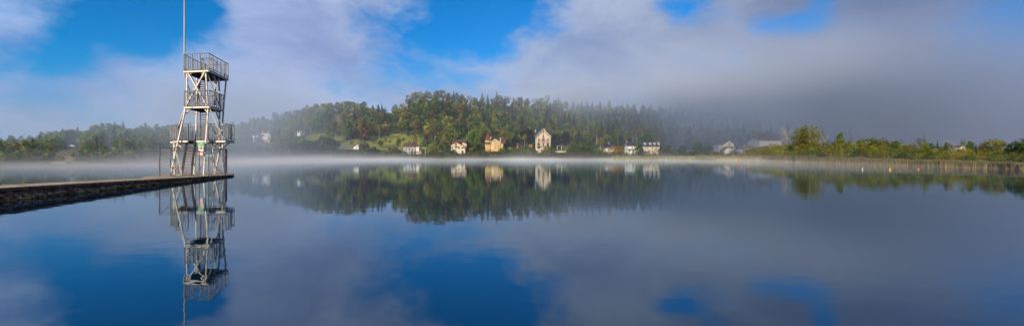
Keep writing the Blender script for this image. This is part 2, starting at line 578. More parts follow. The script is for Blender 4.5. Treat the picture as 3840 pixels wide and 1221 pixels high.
def g_shrub(seed, nleaf=2200, size=0.045, nl=14):
    """wide mound, height 1, radius about 0.9"""
    rng = np.random.default_rng(seed); pts, nr, ti = [], [], []
    lob = []
    for i in range(nl):
        a, r = rng.uniform(0, 6.28), rng.uniform(0, 0.65) ** 0.8
        rr = rng.uniform(0.26, 0.42)
        lob.append((np.array([math.cos(a) * r, math.sin(a) * r, rng.uniform(0.2, 0.95 - rr) * (1.05 - 0.5 * r)]), rr, rng.uniform(0.65, 1.3)))
    for c, rr, tn in lob:
        n = nleaf // nl
        d = unit(rng, n)
        q = c + d * rr * rng.uniform(0.75, 1.12, n)[:, None]
        keep = q[:, 2] > 0
        for c2, r2, _ in lob:
            if c2 is not c: keep &= np.linalg.norm(q - c2, axis=1) > r2 * 0.68
        pts.append(q[keep]); nr.append(d[keep])
        ti.append(tn * (0.5 + 0.6 * (d[keep, 2] * 0.5 + 0.5)) * rng.uniform(0.7, 1.3, keep.sum()))  # undersides of the mound lobes darkened, shade carried in the tint
    cent, nrm, ti = np.vstack(pts), np.vstack(nr), np.concatenate(ti)
    cent[:, 2] /= np.percentile(cent[:, 2], 97)
    return leaves(cent, nrm, size, rng), ti


def leaf_mesh(name, geo):
    v, ti = geo
    n = len(v) // 4
    me = bpy.data.meshes.new(name)
    me.vertices.add(4 * n); me.vertices.foreach_set('co', v.astype(np.float32).ravel())
    me.loops.add(4 * n); me.loops.foreach_set('vertex_index', np.arange(4 * n, dtype=np.int32))
    me.polygons.add(n); me.polygons.foreach_set('loop_start', np.arange(0, 4 * n, 4, dtype=np.int32))
    me.update(calc_edges=True)
    ca = me.color_attributes.new('tint', 'FLOAT_COLOR', 'POINT')
    t = np.ones((4 * n, 4), np.float32)
    if ti.ndim == 1: t[:, :3] = np.repeat(ti, 4)[:, None]
    else: t[:, :3] = np.repeat(ti, 4, axis=0)
    ca.data.foreach_set('color', t.ravel())
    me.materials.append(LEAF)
    return me


def trunk_mesh(name, seed, h=0.8, r=0.018, limbs=5, mat=None, start=0.3, spread=0.2, sub=0):
    rng = random.Random(seed); mb = MB()
    sx, sy = rng.uniform(-.02, .02), rng.uniform(-.02, .02)
    path = [Vector((sx * math.sin(i * 1.3), sy * math.sin(i * 1.7), h * i / 5 - (0.03 if i == 0 else 0))) for i in range(6)]
    mb.tube(path, [r * (1.25, 1, .85, .65, .45, .2)[i] for i in range(6)], 6)
    for i in range(limbs):
        f = start + (0.92 - start) * (i + rng.random() * 0.6) / limbs
        p = path[min(4, int(f * 5))].lerp(path[min(5, int(f * 5) + 1)], f * 5 - int(f * 5))
        a = rng.uniform(0, 6.28); L = spread * (1.2 - 0.6 * f) * rng.uniform(.7, 1.2)
        q = p + Vector((math.cos(a) * L, math.sin(a) * L, L * rng.uniform(.5, 1.1)))
        mid = p.lerp(q, .5) + Vector((0, 0, -0.01))
        mb.tube([p, mid, q], [r * .5 * (1 - .5 * f), r * .35, r * .1], 4)
        for s in range(sub):
            b = p.lerp(q, rng.uniform(.35, 1)); a2 = a + rng.uniform(-1.2, 1.2); l2 = L * rng.uniform(.35, .7)
            e = b + Vector((math.cos(a2) * l2, math.sin(a2) * l2, l2 * rng.uniform(.5, 1.3)))
            mb.tube([b, e], [r * .22, r * .07], 3)
            for s2 in range(2):
                b2 = b.lerp(e, rng.uniform(.4, .9)); a3 = a2 + rng.uniform(-1.2, 1.2); l3 = l2 * .6
                mb.tube([b2, b2 + Vector((math.cos(a3) * l3, math.sin(a3) * l3, l3 * rng.uniform(.4, 1.4)))], [r * .12, r * .05], 3)
    me = bpy.data.meshes.new(name); me.from_pydata(mb.v, [], mb.f); me.materials.append(mat or BARK)
    return me


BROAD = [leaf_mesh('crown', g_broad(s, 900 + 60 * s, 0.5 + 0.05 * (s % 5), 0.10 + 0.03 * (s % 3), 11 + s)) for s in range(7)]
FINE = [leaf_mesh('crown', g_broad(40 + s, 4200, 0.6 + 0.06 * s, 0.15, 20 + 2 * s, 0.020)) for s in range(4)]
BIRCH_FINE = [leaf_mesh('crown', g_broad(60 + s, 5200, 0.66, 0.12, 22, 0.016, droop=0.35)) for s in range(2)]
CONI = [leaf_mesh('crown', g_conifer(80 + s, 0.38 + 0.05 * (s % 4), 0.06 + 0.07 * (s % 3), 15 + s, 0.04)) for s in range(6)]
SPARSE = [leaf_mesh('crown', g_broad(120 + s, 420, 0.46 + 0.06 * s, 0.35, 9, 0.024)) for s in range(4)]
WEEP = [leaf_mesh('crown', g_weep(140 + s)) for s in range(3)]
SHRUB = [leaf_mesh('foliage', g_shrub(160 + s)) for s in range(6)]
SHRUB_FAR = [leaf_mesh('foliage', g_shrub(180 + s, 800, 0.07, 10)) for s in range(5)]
TRUNK = [trunk_mesh('trunk', 200 + s, 0.8, 0.016, 5) for s in range(3)]
TRUNK_PALE = [trunk_mesh('trunk', 210 + s, 0.9, 0.013, 6, BARK_PALE) for s in range(3)]
TRUNK_BARE = [trunk_mesh('trunk', 220 + s, 0.95, 0.013, 20, BARK_PALE, 0.2, 0.34, 5) for s in range(3)]
LEAFS = {id(m): None for m in ()}


def plant(name, loc, h, wf, crown, trunk, col, label, cat, group=None, seed=0, parts=True, crown_name='crown'):
    """a tree or shrub standing at LOC, H metres tall"""
    rng = random.Random(seed * 7919 + int(abs(loc[0]) * 13) + int(loc[1] * 7))
    rz = rng.uniform(0, 6.28)
    if parts:
        e = empty(name, loc, label, cat, group)
        e.rotation_euler = (0, 0, rz); e.scale = (h * wf, h * wf, h)
        if crown is not None:
            c = link(crown_name, crown, e); c.color = tuple(col) + (1,)
        if trunk is not None:
            link('trunk', trunk, e)
        return e
    o = link(name, crown); o.location = loc; o.rotation_euler = (0, 0, rz); o.scale = (h * wf, h * wf, h)
    o.color = tuple(col) + (1,)
    return tag(o, label, cat, group)


def jitter(col, rng, a=0.18):
    k = 1 + rng.uniform(-a, a)
    return tuple(max(0.004, c * k * (1 + rng.uniform(-a * .5, a * .5))) for c in col)


# ---- hillside wood
OBST = []           # screen boxes that trees must not stand in front of: (px0, px1, py0, py1, depth)


def mixcol(px, s, conifer, rng):
    """foliage colour by place: olive and autumn tones in the sunny middle, darkened for cloud shadow on the right flank"""
    if conifer:
        base = [(0.075, 0.10, 0.040), (0.12, 0.115, 0.050), (0.060, 0.09, 0.045)][rng.randrange(3)]
    else:
        base = rng.choice([(0.17, 0.21, 0.040), (0.12, 0.18, 0.038), (0.21, 0.20, 0.050), (0.20, 0.165, 0.060), (0.095, 0.155, 0.040), (0.25, 0.25, 0.042), (0.20, 0.22, 0.05)])
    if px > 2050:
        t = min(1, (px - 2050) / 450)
        base = tuple(b * (1 - 0.5 * t) for b in base)  # cloud shadow over this flank put into the leaf colour
    if px < 600:
        base = tuple(b * k for b, k in zip(base, (1.05, 1.2, 1.2)))
    return jitter(base, rng)


ZONES = [(-9999, 200, 'left shore', 'in the wood at the left end of the far shore'),
         (200, 430, 'chalet wood', 'around the small hillside chalet on the left shore'),
         (430, 860, 'pier wood', 'in the hazy wood behind the diving tower'),
         (860, 1120, 'modern house wood', 'on the misty slope about the white modern house'),
         (1120, 1400, 'grass slope wood', 'on the slope around the yellow grass strip'),
         (1400, 1680, 'ridge wood', 'on the hill above the white house with red chimneys'),
         (1680, 1900, 'turret wood', 'on the hill above the yellow turret house'),
         (1900, 2180, 'villa wood', 'on the hill above the tall cream villa'),
         (2180, 2520, 'dormer wood', 'on the shaded hill above the long house with dormers'),
         (2520, 9999, 'cloud wood', 'on the dark hill under the low cloud')]


def zone(px):
    for a, b, g, w in ZONES:
        if a <= px < b:
            return g, w


def forest():
    rng = random.Random(5)
    cand = []
    rows = 17
    for r in range(rows):
        s = (r + 0.3) / rows
        px = -330.0
        while px < 3250:
            step = 25 * (0.85 + 0.5 * rng.random())
            px += step
            p = px + rng.uniform(-8, 8)
            df, d1 = ip(DF, p), ip(D1, p)
            ss = min(1.02, max(0.0, s + rng.uniform(-0.03, 0.03)))
            D = df + (d1 - df) * ss
            x = (p - CX) / F * D
            z = ground(x, D)
            py = HY - (z - CZ) / D * F
            c = clearing(p, py)
            if c is not None and rng.random() > 0.03: continue
            if p > 2880 and ss < 0.25: continue
            con = rng.random() < (0.26 if ss > 0.45 and 1500 < p < 2050 else 0.5 if ss > .3 and p >= 2050 else 0.15)
            h = tree_h(p) * rng.uniform(0.62, 1.3) * (1.05 if con else 1.0) * (0.62 if ss < 0.12 else 1.0)
            top = HY - (z + h - CZ) / D * F
            bad = False
            for (a, b, y0, y1, dd) in OBST:
                if D < dd + 8 and a - 12 < p < b + 12 and top < y1 - 2 and py > y0: bad = True
                if abs(D - dd) < 9 and a - 6 < p < b + 6: bad = True
            if bad: continue
            if clearing(p, top + (py - top) * 0.5) is not None and rng.random() < 0.85 and ss > 0.03: continue
            cand.append((h / D, p, D, x, z, h, con, ss))
    # the very crest: uneven row of taller trees that draws the skyline
    cand.sort(key=lambda t: -t[0])
    left = {True: 285, False: 285}
    rest_v, rest_t = [], []
    low_b = [g_broad(300 + i, 330, 0.6, 0.18, 8, 0.055) for i in range(4)]
    low_c = [g_conifer(320 + i, 0.34, 0.08, 10, 0.065) for i in range(4)]
    for q, p, D, x, z, h, con, ss in cand:
        g, wh = zone(p)
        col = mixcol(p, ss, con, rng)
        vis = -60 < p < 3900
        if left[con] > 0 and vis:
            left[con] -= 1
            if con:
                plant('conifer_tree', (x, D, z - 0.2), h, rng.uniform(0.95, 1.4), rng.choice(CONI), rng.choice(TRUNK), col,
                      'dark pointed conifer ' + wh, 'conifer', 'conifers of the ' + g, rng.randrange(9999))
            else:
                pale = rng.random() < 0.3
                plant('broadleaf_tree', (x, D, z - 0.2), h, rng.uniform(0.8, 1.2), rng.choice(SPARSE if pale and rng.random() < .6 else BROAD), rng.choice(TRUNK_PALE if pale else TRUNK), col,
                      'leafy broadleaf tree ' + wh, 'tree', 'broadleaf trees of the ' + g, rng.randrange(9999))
        else:
            v, t = rng.choice(low_c if con else low_b)
            a = rng.uniform(0, 6.28); ca, sa = math.cos(a), math.sin(a); wf = rng.uniform(0.85, 1.2)
            M = np.array([[ca * h * wf, -sa * h * wf, 0], [sa * h * wf, ca * h * wf, 0], [0, 0, h]])
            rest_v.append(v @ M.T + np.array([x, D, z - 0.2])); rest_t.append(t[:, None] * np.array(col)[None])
    me = leaf_mesh('woodland', (np.vstack(rest_v), np.vstack(rest_t)))
    o = link('woodland', me); o.color = (1, 1, 1, 1)
    tag(o, 'dense mixed woodland covering the hill up to the misty ridge', 'woodland', kind='stuff')


# ------------------------------------------------------------------ houses
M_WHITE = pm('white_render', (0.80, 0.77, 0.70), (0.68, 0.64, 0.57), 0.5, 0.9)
M_CREAM = pm('cream_render', (0.72, 0.62, 0.45), (0.62, 0.53, 0.38), 0.5, 0.9)
M_YELLOW = pm('ochre_render', (0.70, 0.46, 0.16), (0.60, 0.38, 0.13), 0.5, 0.9)
M_STONE = pm('stone_base', (0.42, 0.30, 0.19), (0.28, 0.20, 0.14), 1.5, 0.9)
M_GREYWALL = pm('grey_render', (0.36, 0.36, 0.35), (0.30, 0.30, 0.30), 0.6, 0.9)
M_SHADEWALL = pm('shaded_side_render', (0.30, 0.31, 0.33), (0.25, 0.26, 0.28), 0.6, 0.9)  # shade on house sides and ends put into the wall colour
M_SLATE = pm('slate_roof', (0.045, 0.05, 0.07), (0.03, 0.033, 0.045), 2.5, 0.7, stretch=(1, 1, 4))
M_TILE = pm('brown_tile_roof', (0.13, 0.075, 0.055), (0.085, 0.05, 0.04), 2.0, 0.85, stretch=(1, 1, 4))
M_REDTILE = pm('red_tile_roof', (0.26, 0.075, 0.035), (0.17, 0.05, 0.03), 2.2, 0.8, stretch=(1, 1, 4))
M_GREYROOF = pm('grey_roof', (0.17, 0.15, 0.15), (0.11, 0.10, 0.10), 2.0, 0.8, stretch=(1, 1, 4))
M_SHUTTER = pm('red_shutter', (0.28, 0.055, 0.045), (0.20, 0.04, 0.035), 4, 0.6)
M_BROWN = pm('brown_shutter', (0.16, 0.07, 0.045), (0.10, 0.05, 0.035), 4, 0.6)
M_ORANGE = pm('varnished_orange_wood', (0.48, 0.20, 0.05), (0.38, 0.15, 0.04), 4, 0.6)
M_GLASS = pm('window_glass', (0.03, 0.04, 0.05), (0.05, 0.06, 0.08), 2, 0.15, spec=0.6)
M_FRAME = pm('window_frame_white', (0.75, 0.74, 0.70), None, 4, 0.6)
M_FRAMEGREY = pm('window_frame_grey', (0.25, 0.25, 0.26), None, 4, 0.6)
M_BRICK = pm('brick_red', (0.30, 0.10, 0.06), (0.22, 0.08, 0.05), 5, 0.9)
M_YTRIM = pm('yellow_eaves_wood', (0.66, 0.38, 0.04), (0.55, 0.30, 0.03), 3, 0.6)
M_IRON = pm('balcony_iron', (0.12, 0.10, 0.09), None, 3, 0.6)


class House:
    def __init__(self, name, label, cat, pxc, pyb, D, x0, x1, ytop, group=None, obst=True):
        self.D, self.o = D, W(pxc, pyb, D)
        self.root = empty(name, self.o, label, cat, group)
        self.s = D / F
        self.pxc, self.pyb = pxc, pyb
        if obst: OBST.append((x0, x1, ytop, pyb, D))

    def X(self, px): return (px - self.pxc) * self.s
    def Z(self, py, dd=0.0): return CZ + (HY - py) / F * (self.D + dd) - self.o.z
    def P(self, px, py, dd=0.0): return Vector((self.X(px), dd, self.Z(py, dd)))

    def wall(self, pts, depth, mat, dd=0.0, name='wall', label=None):
        mb = MB(); q = [Vector((self.X(a), dd, self.Z(b))) for a, b in pts]
        mb.prism(q, (0, depth, 0)); o = mb.build(name, mat, self.root)
        if label: o['label'] = label
        return o

    def gable(self, apex, el, er, depth, mat, over=0.5, th=0.22, trim=None, dd=0.0):
        """roof whose gable faces the lake"""
        mb = MB()
        a, l, r = [Vector((self.X(p[0]), dd, self.Z(p[1]))) for p in (apex, el, er)]
        for e in (l, r):
            n = Vector((0, 0, th))
            f0, b0 = Vector((0, -over, 0)), Vector((0, depth, 0))
            mb.hexa([e + f0, a + f0, a + b0, e + b0, e + f0 + n, a + f0 + n, a + b0 + n, e + b0 + n])
        o = mb.build('roof', mat, self.root)
        if trim:
            t = MB()
            for e in (l, r):
                t.hexa([e + Vector((0, -over - .06, -th)), a + Vector((0, -over - .06, -th)), a + Vector((0, -over - .004, -th)), e + Vector((0, -over - .004, -th)),
                        e + Vector((0, -over - .06, th + .03)), a + Vector((0, -over - .06, th + .03)), a + Vector((0, -over - .004, th + .03)), e + Vector((0, -over - .004, th + .03))])
            t.build('bargeboard', trim, o)
        return o

    def side(self, x0, x1, ye, yr, depth, mat, over=0.35, th=0.2, wallmat=None, dd=0.0, hip=0.0):
        """roof whose ridge runs along the front; YE, YR rows of eaves and ridge as seen"""
        mb = MB()
        ze = self.Z(ye, dd); zr = self.Z(yr, dd + depth / 2)
        a, b = self.X(x0), self.X(x1)
        fx = [(a, dd - over, ze), (b, dd - over, ze), (b - hip, dd + depth / 2, zr), (a + hip, dd + depth / 2, zr)]
        bk = [(b, dd + depth + over, ze), (a, dd + depth + over, ze), (a + hip, dd + depth / 2, zr), (b - hip, dd + depth / 2, zr)]
        for q in (fx, bk):
            mb.hexa([Vector(p) for p in q] + [Vector(p) + Vector((0, 0, th)) for p in q])
        o = mb.build('roof', mat, self.root)
        if wallmat:
            for xx, d in ((a + .25, .2), (b - .25, -.2)):
                t = MB(); t.prism([(xx, dd, ze + th * .3), (xx, dd + depth, ze + th * .3), (xx, dd + depth / 2, zr + th * .3)], (d, 0, 0)); t.build('gable_wall', wallmat, self.root)
        return o

    def window(self, x0, y0, x1, y1, frame=None, pane=None, dd=0.0, sill=False, bars=1):
        frame = frame or M_FRAME
        a, b, z0, z1 = self.X(x0), self.X(x1), self.Z(y1), self.Z(y0)
        t = min(0.14, (b - a) * .14)
        mb = MB()
        for q in ((a, b, z0, z0 + t), (a, b, z1 - t, z1), (a, a + t, z0 + t, z1 - t), (b - t, b, z0 + t, z1 - t)):
            mb.box(q[0], q[1], dd - .06, dd - .002, q[2], q[3])
        for i in range(bars):
            m = a + (b - a) * (i + 1) / (bars + 1); mb.box(m - t * .35, m + t * .35, dd - .05, dd - .002, z0 + t, z1 - t)
        if sill: mb.box(a - .1, b + .1, dd - .18, dd - .062, z0 - .12, z0)
        w = mb.build('window', frame, self.root)
        g = MB(); g.box(a + t, b - t, dd - .03, dd - .003, z0 + t, z1 - t)
        g.build('pane', pane or M_GLASS, w)
        return w

    def shutter(self, x0, y0, x1, y1, mat, dd=0.0, n=2):
        a, b, z0, z1 = self.X(x0), self.X(x1), self.Z(y1), self.Z(y0)
        for i in range(n):
            mb = MB(); u, v = a + (b - a) * i / n + .02, a + (b - a) * (i + 1) / n - .02
            mb.box(u, v, dd - .09, dd - .004, z0, z1)
            k = max(3, int((z1 - z0) / .25))
            for j in range(k):
                zz = z0 + (z1 - z0) * (j + .2) / k
                mb.box(u + .06, v - .06, dd - .11, dd - .092, zz, zz + (z1 - z0) / k * .55)
            mb.build('shutter', mat, self.root)

    def block(self, name, x0, y0, x1, y1, d0, d1, mat, label=None):
        mb = MB(); mb.box(self.X(x0), self.X(x1), d0, d1, self.Z(y1), self.Z(y0))
        o = mb.build(name, mat, self.root)
        if label: o['label'] = label
        return o

    def chimney(self, x0, y0, x1, y1, dd, mat):
        mb = MB(); a, b, z0, z1 = self.X(x0), self.X(x1), self.Z(y1, dd), self.Z(y0, dd)
        mb.box(a, b, dd, dd + (b - a), z0, z1 - .25); mb.box(a - .08, b + .08, dd - .08, dd + (b - a) + .08, z1 - .25, z1 - .08)
        for i in (0.28, 0.72):
            m = a + (b - a) * i; mb.box(m - .1, m + .1, dd + (b - a) * .5 - .1, dd + (b - a) * .5 + .1, z1 - .08, z1 + .18)
        return mb.build('chimney', mat, self.root)

    def balcony(self, x0, y0, x1, y1, mat, depth=0.9, slab=None):
        a, b, z0, z1 = self.X(x0), self.X(x1), self.Z(y1), self.Z(y0)
        mb = MB(); mb.box(a, b, -depth, -.005, z0 - .14, z0)
        s = mb.build('balcony', slab or mat, self.root)
        r = MB(); r.box(a, b, -depth, -depth + .06, z1 - .07, z1)
        n = max(3, int((b - a) / .25))
        for i in range(n + 1):
            m = a + (b - a - .05) * i / n; r.box(m, m + .05, -depth + .005, -depth + .045, z0, z1 - .07)
        for e in (a, b - .05):
            r.box(e, e + .05, -depth + .06, -.005, z1 - .07, z1)
        r.build('railing', mat, s)
        return s


def houses():
    # modern white house on the misty slope
    h = House('modern_house', 'modern white hillside house with wide terrace and stone base in the mist', 'house', 979, 532, 345, 944, 1018, 492)
    h.wall([(946, 560), (968, 560), (968, 505), (946, 505)], 9, M_WHITE)
    h.wall([(968, 552), (1003, 552), (1003, 513.5), (968, 513.5)], 9, M_WHITE, 0.4)
    h.wall([(969, 513.2), (1003.5, 513.2), (1003.5, 499.5), (969, 499.5)], 6, M_WHITE, 2.6)
    h.wall([(1003.2, 545), (1011.5, 545), (1011.5, 503), (1006, 498.5), (1003.2, 499.5)], 7, M_SHADEWALL, 1.5, label='gable wall on the shaded end, shade in its grey colour')
    h.block('stone_base', 968.5, 521.8, 1017, 552, -1.6, .35, M_STONE)
    mb = MB()
    mb.hexa([h.P(943, 506, -.8), h.P(970.5, 506, -.8), h.P(970.5, 500.5, 7), h.P(946, 500.5, 7), h.P(943, 504.6, -.8), h.P(970.5, 504.6, -.8), h.P(970.5, 499, 7), h.P(946, 499, 7)])
    mb.hexa([h.P(966, 500, 1.8), h.P(1008, 498.6, 1.8), h.P(1006, 494, 9), h.P(970, 496, 9), h.P(966, 499, 1.8), h.P(1008, 497.6, 1.8), h.P(1006, 493, 9), h.P(970, 495, 9)])
    h_r = mb.build('roof', M_GREYROOF, h.root)
    h.window(952, 506.5, 960, 511.5, M_FRAMEGREY); h.window(953, 516, 960.5, 524.5, M_FRAMEGREY)
    h.window(973.5, 504, 983.5, 509.5, M_FRAMEGREY, dd=2.6, bars=2); h.window(985.5, 503.5, 987.5, 510, M_FRAMEGREY, dd=2.6, bars=0); h.window(993, 503.5, 996.5, 509.5, M_FRAMEGREY, dd=2.6)
    h.window(971.5, 515, 977, 520.5, M_FRAMEGREY, dd=.4); h.window(995.5, 514.5, 998, 517.5, M_FRAMEGREY, dd=.4, bars=0)
    mb = MB(); z = h.Z(512.9)
    for i in range(24):
        m = h.X(969.5) + (h.X(1002.5) - h.X(969.5)) * i / 23; mb.box(m - .02, m + .02, .46, .5, z, z + .85)
    mb.box(h.X(969.5), h.X(1002.5), .44, .52, z + .85, z + .92)
    mb.build('terrace_railing', M_BROWN, h.root)
    h.chimney(970, 491, 972, 498, 5, M_CREAM); h.chimney(989.5, 490, 991.5, 496, 5, M_CREAM)

    h = House('garden_house', 'small white box house with three square windows high on the grass slope', 'house', 1128, 508, 365, 1112, 1143, 487)
    h.wall([(1114.5, 530), (1139, 530), (1139, 494), (1114.5, 494)], 5, M_WHITE)
    h.side(1113.8, 1139.8, 494, 488, 5, M_GREYROOF, wallmat=M_WHITE)
    for x in (1118, 1125.2, 1132.5): h.window(x, 495, x + 3.8, 499, M_FRAMEGREY)
    h.block('terrace', 1106, 504.3, 1114, 506, -1, 2, M_WHITE)

    # low farmhouse with white gable
    h = House('farmhouse', 'long low farmhouse with dark roof and white gable end half hidden by trees', 'house', 1320, 570, 316, 1255, 1346, 530)
    h.wall([(1325, 585), (1345.5, 585), (1345.5, 536.5), (1325, 549.5)], 8, M_WHITE)
    mb = MB()
    mb.hexa([h.P(1323, 550.6, -.6), h.P(1345.8, 536.8, -.6), h.P(1345.8, 536.8, 8), h.P(1323, 550.6, 8), h.P(1323, 549, -.6), h.P(1345.8, 535, -.6), h.P(1345.8, 535, 8), h.P(1323, 549, 8)])
    mb.build('roof', M_TILE, h.root)
    h.wall([(1256, 585), (1324.8, 585), (1324.8, 556.8), (1256, 556.8)], 7, M_CREAM, .8)
    h.side(1254, 1324.5, 557, 549.3, 7, M_GREYROOF, dd=.8)
    h.block('door', 1285, 558.5, 1294.5, 567.5, .7, .795, M_BRICK, 'brick red double door')
    h.window(1300, 559.5, 1304, 564, dd=.8); h.window(1314, 559.5, 1318, 564, dd=.8); h.window(1262, 559, 1268, 563, dd=.8)
    h.window(1335, 552, 1338, 557)
    h.chimney(1340, 531.5, 1342.2, 540, 3, M_BRICK)

    # white house with red chimneys
    h = House('white_house', 'white cottage with brown roof, red brick chimneys and annex beside the meadow', 'house', 1535, 576, 300, 1508, 1580, 532)
    h.wall([(1512, 592), (1558, 592), (1558, 550.5), (1512, 550.5)], 8, M_WHITE)
    h.side(1510.8, 1559.2, 550.4, 536.5, 8, M_TILE, wallmat=M_WHITE)
    h.wall([(1559.4, 592), (1571, 592), (1571, 552.5), (1559.4, 552.5)], 6, M_WHITE, .5)
    h.block('parapet', 1560.2, 549.5, 1573.5, 552.3, .1, 6, M_CREAM)
    h.wall([(1571.2, 592), (1578, 592), (1578, 566), (1571.2, 566)], 5, M_WHITE, .9)
    h.block('garage_door', 1562, 567, 1569.5, 575, .40, .494, M_ORANGE); h.block('garage_door', 1572, 567, 1577, 575, .80, .894, M_ORANGE)
    for x in (1521, 1533.3, 1546): h.window(x, 556, x + 4, 562.5, M_FRAMEGREY, sill=True)
    h.block('front_door', 1533.6, 568, 1537, 576, -.08, -.003, M_BROWN); h.window(1545.5, 567.5, 1549, 571.5, M_FRAMEGREY)
    h.chimney(1556, 533, 1559, 545, 3.4, M_BRICK); h.chimney(1512.5, 535.5, 1517.5, 541, 3.6, M_BRICK); h.chimney(1560.5, 541, 1562.8, 553, 2, M_BRICK)
    mb = MB(); mb.hexa([h.P(1547.5, 544.8, .95), h.P(1552, 544.8, .95), h.P(1552, 542.6, 2.05), h.P(1547.5, 542.6, 2.05), h.P(1547.5, 543.6, .95), h.P(1552, 543.6, .95), h.P(1552, 541.4, 2.05), h.P(1547.5, 541.4, 2.05)])
    mb.build('skylight', M_GLASS, h.root)

    # cream chalet
    h = House('chalet', 'cream chalet with lopsided gable, brown shutters and outside steps', 'house', 1718, 574, 306, 1686, 1754, 526)
    h.wall([(1691, 592), (1744.5, 592), (1744.5, 551.5), (1709.5, 532.5), (1691, 542)], 9, M_CREAM)
    h.gable((1709.3, 531.6), (1687.5, 543.6), (1752.5, 554), 9, M_REDTILE, over=.7, trim=M_REDTILE)
    h.wall([(1727, 560), (1744, 560), (1744, 537), (1731, 533.5), (1727, 536)], 6, M_CREAM, 9.2)
    h.side(1691, 1745, 534, 524.5, 7, M_TILE, dd=9.4)
    h.shutter(1707, 536.5, 1713, 545, M_BROWN); h.shutter(1707.5, 548.5, 1712.5, 556.5, M_BROWN); h.shutter(1718, 549, 1723.5, 558, M_BROWN)
    h.window(1730, 551.3, 1740, 556.6, M_BROWN, bars=4); h.window(1694, 548, 1698, 554, M_FRAMEGREY)
    h.balcony(1703.5, 545.2, 1715.5, 549.3, M_IRON)
    h.block('door', 1741.2, 551.8, 1744, 560, -.09, -.004, M_ORANGE)
    mb = MB()
    for i in range(9):
        mb.box(h.X(1722.5 + i * 1.1), h.X(1722.5 + (i + 1) * 1.1), -2.2, -.7, h.Z(585), h.Z(573 - i * 1.35))
    mb.build('steps', M_CREAM, h.root)
    h.chimney(1692.3, 531, 1694.5, 541, 5, M_STONE)

    # yellow turret house
    h = House('turret_house', 'ochre yellow house with pointed red turret among dark trees', 'house', 1852, 562, 312, 1815, 1898, 496)
    h.wall([(1838.8, 580), (1876, 580), (1876, 534.5), (1856.6, 522.6), (1838.8, 532.8)], 9, M_YELLOW)
    h.gable((1856.6, 521.8), (1837.6, 533), (1878, 536), 9, M_TILE, over=.5, trim=M_CREAM)
    h.wall([(1876.2, 580), (1886.5, 580), (1886.5, 537), (1876.2, 537)], 8, M_YELLOW, .8)
    h.side(1840, 1896.5, 537, 520.3, 9, M_TILE, dd=2.2)
    h.wall([(1818.8, 580), (1837.6, 580), (1837.6, 527.4), (1818.8, 527.4)], 3.7, M_YELLOW, -.5)
    mb = MB(); cx = h.X(1828.6); cy = 1.35; ze = h.Z(527); rw = h.X(1840) - h.X(1828.6)
    ap = Vector((cx, cy, h.Z(497.5)))
    ring = [Vector((cx + sx * rw, cy + sy * rw, ze)) for sx, sy in ((-1, -1), (1, -1), (1, 1), (-1, 1))]
    md = [Vector((cx + sx * rw * .62, cy + sy * rw * .62, ze + (ap.z - ze) * .3)) for sx, sy in ((-1, -1), (1, -1), (1, 1), (-1, 1))]
    for i in range(4):
        j = (i + 1) % 4; mb.quad(ring[i], ring[j], md[j], md[i]); mb.poly([md[i], md[j], ap])
    mb.quad(*ring[::-1]); mb.beam(ap - Vector((0, 0, .3)), ap + Vector((0, 0, .8)), .08)
    tr = mb.build('turret_roof', M_REDTILE, h.root)
    mb = MB(); mb.lathe([(0, 0), (.42, 0), (.42, .3), (0, .3)], 12)
    me = mb.build('round_window', M_GLASS, h.root); me.rotation_euler = (R(90), 0, 0); me.location = (cx, -.55, h.Z(516)); me['label'] = 'small round turret window'
    h.side(1818, 1838.4, 537.5, 532.6, 2.4, M_TILE, dd=-1.4, over=.1)
    h.window(1824, 528, 1830.5, 530.5, bars=2, dd=-.5); h.window(1822.2, 538.5, 1828.3, 543.8, M_BROWN, dd=-.5, pane=M_GREYWALL); h.window(1829.8, 538.5, 1836, 543.8, M_BROWN, dd=-.5, pane=M_GREYWALL)
    h.window(1827, 549, 1831, 553, dd=-.5)
    h.window(1854.8, 525.3, 1858.8, 531, sill=True); h.window(1846, 536.8, 1850.5, 543, pane=M_FRAME); h.window(1853.6, 537.2, 1860.4, 542, bars=2); h.window(1862.5, 537.2, 1867.8, 543.2)
    h.window(1844.5, 549, 1851, 556.5, pane=M_FRAME); h.window(1854, 550, 1861, 556, bars=2); h.window(1866, 549, 1871, 555)
    h.balcony(1860.5, 541, 1868.5, 545.3, M_FRAME)
    h.chimney(1837.8, 514.5, 1840.8, 534, 1.2, M_CREAM); h.chimney(1875, 517, 1877.8, 536, .6, M_CREAM)

    # tall cream villa
    h = House('villa', 'tall cream villa with red shutters and steep slate roof by the lake', 'house', 2037, 561, 320, 2003, 2072, 482)
    h.wall([(2009.8, 578), (2064.8, 578), (2064.8, 513), (2037, 486), (2009.8, 513)], 11, M_CREAM)
    h.gable((2037.2, 483.6), (2006.8, 515), (2067.6, 514.3), 11, M_SLATE, over=1.1, th=.22, trim=M_FRAME)
    h.side(2003, 2070, 513, 488.5, 10, M_SLATE, dd=2.4)
    mb = MB()
    for p, q in (((2037.2, 488), (2011, 514.5)), ((2037.2, 488), (2063.2, 514))):
        a, b = h.P(p[0], p[1] + 1.2, 0), h.P(q[0], q[1] + 1.2, 0); off = Vector((0, -.12, 0)); up = Vector((0, 0, .95))
        mb.hexa([a + off, b + off, b + Vector((0, -.005, 0)), a + Vector((0, -.005, 0)), a + off + up, b + off + up, b + up + Vector((0, -.005, 0)), a + up + Vector((0, -.005, 0))])
    mb.build('eaves_panel', M_YTRIM, h.root)
    for x, y in ((2018.8, 508.5), (2028, 499), (2046.5, 499), (2055.5, 508), (2037.2, 490.5), (2010.5, 514.5), (2064, 514.5)):
        mb = MB(); mb.box(h.X(x - .7), h.X(x + .7), -.9, -.13, h.Z(y + 2.6), h.Z(y - 4)); mb.build('bracket', M_BROWN, h.root)
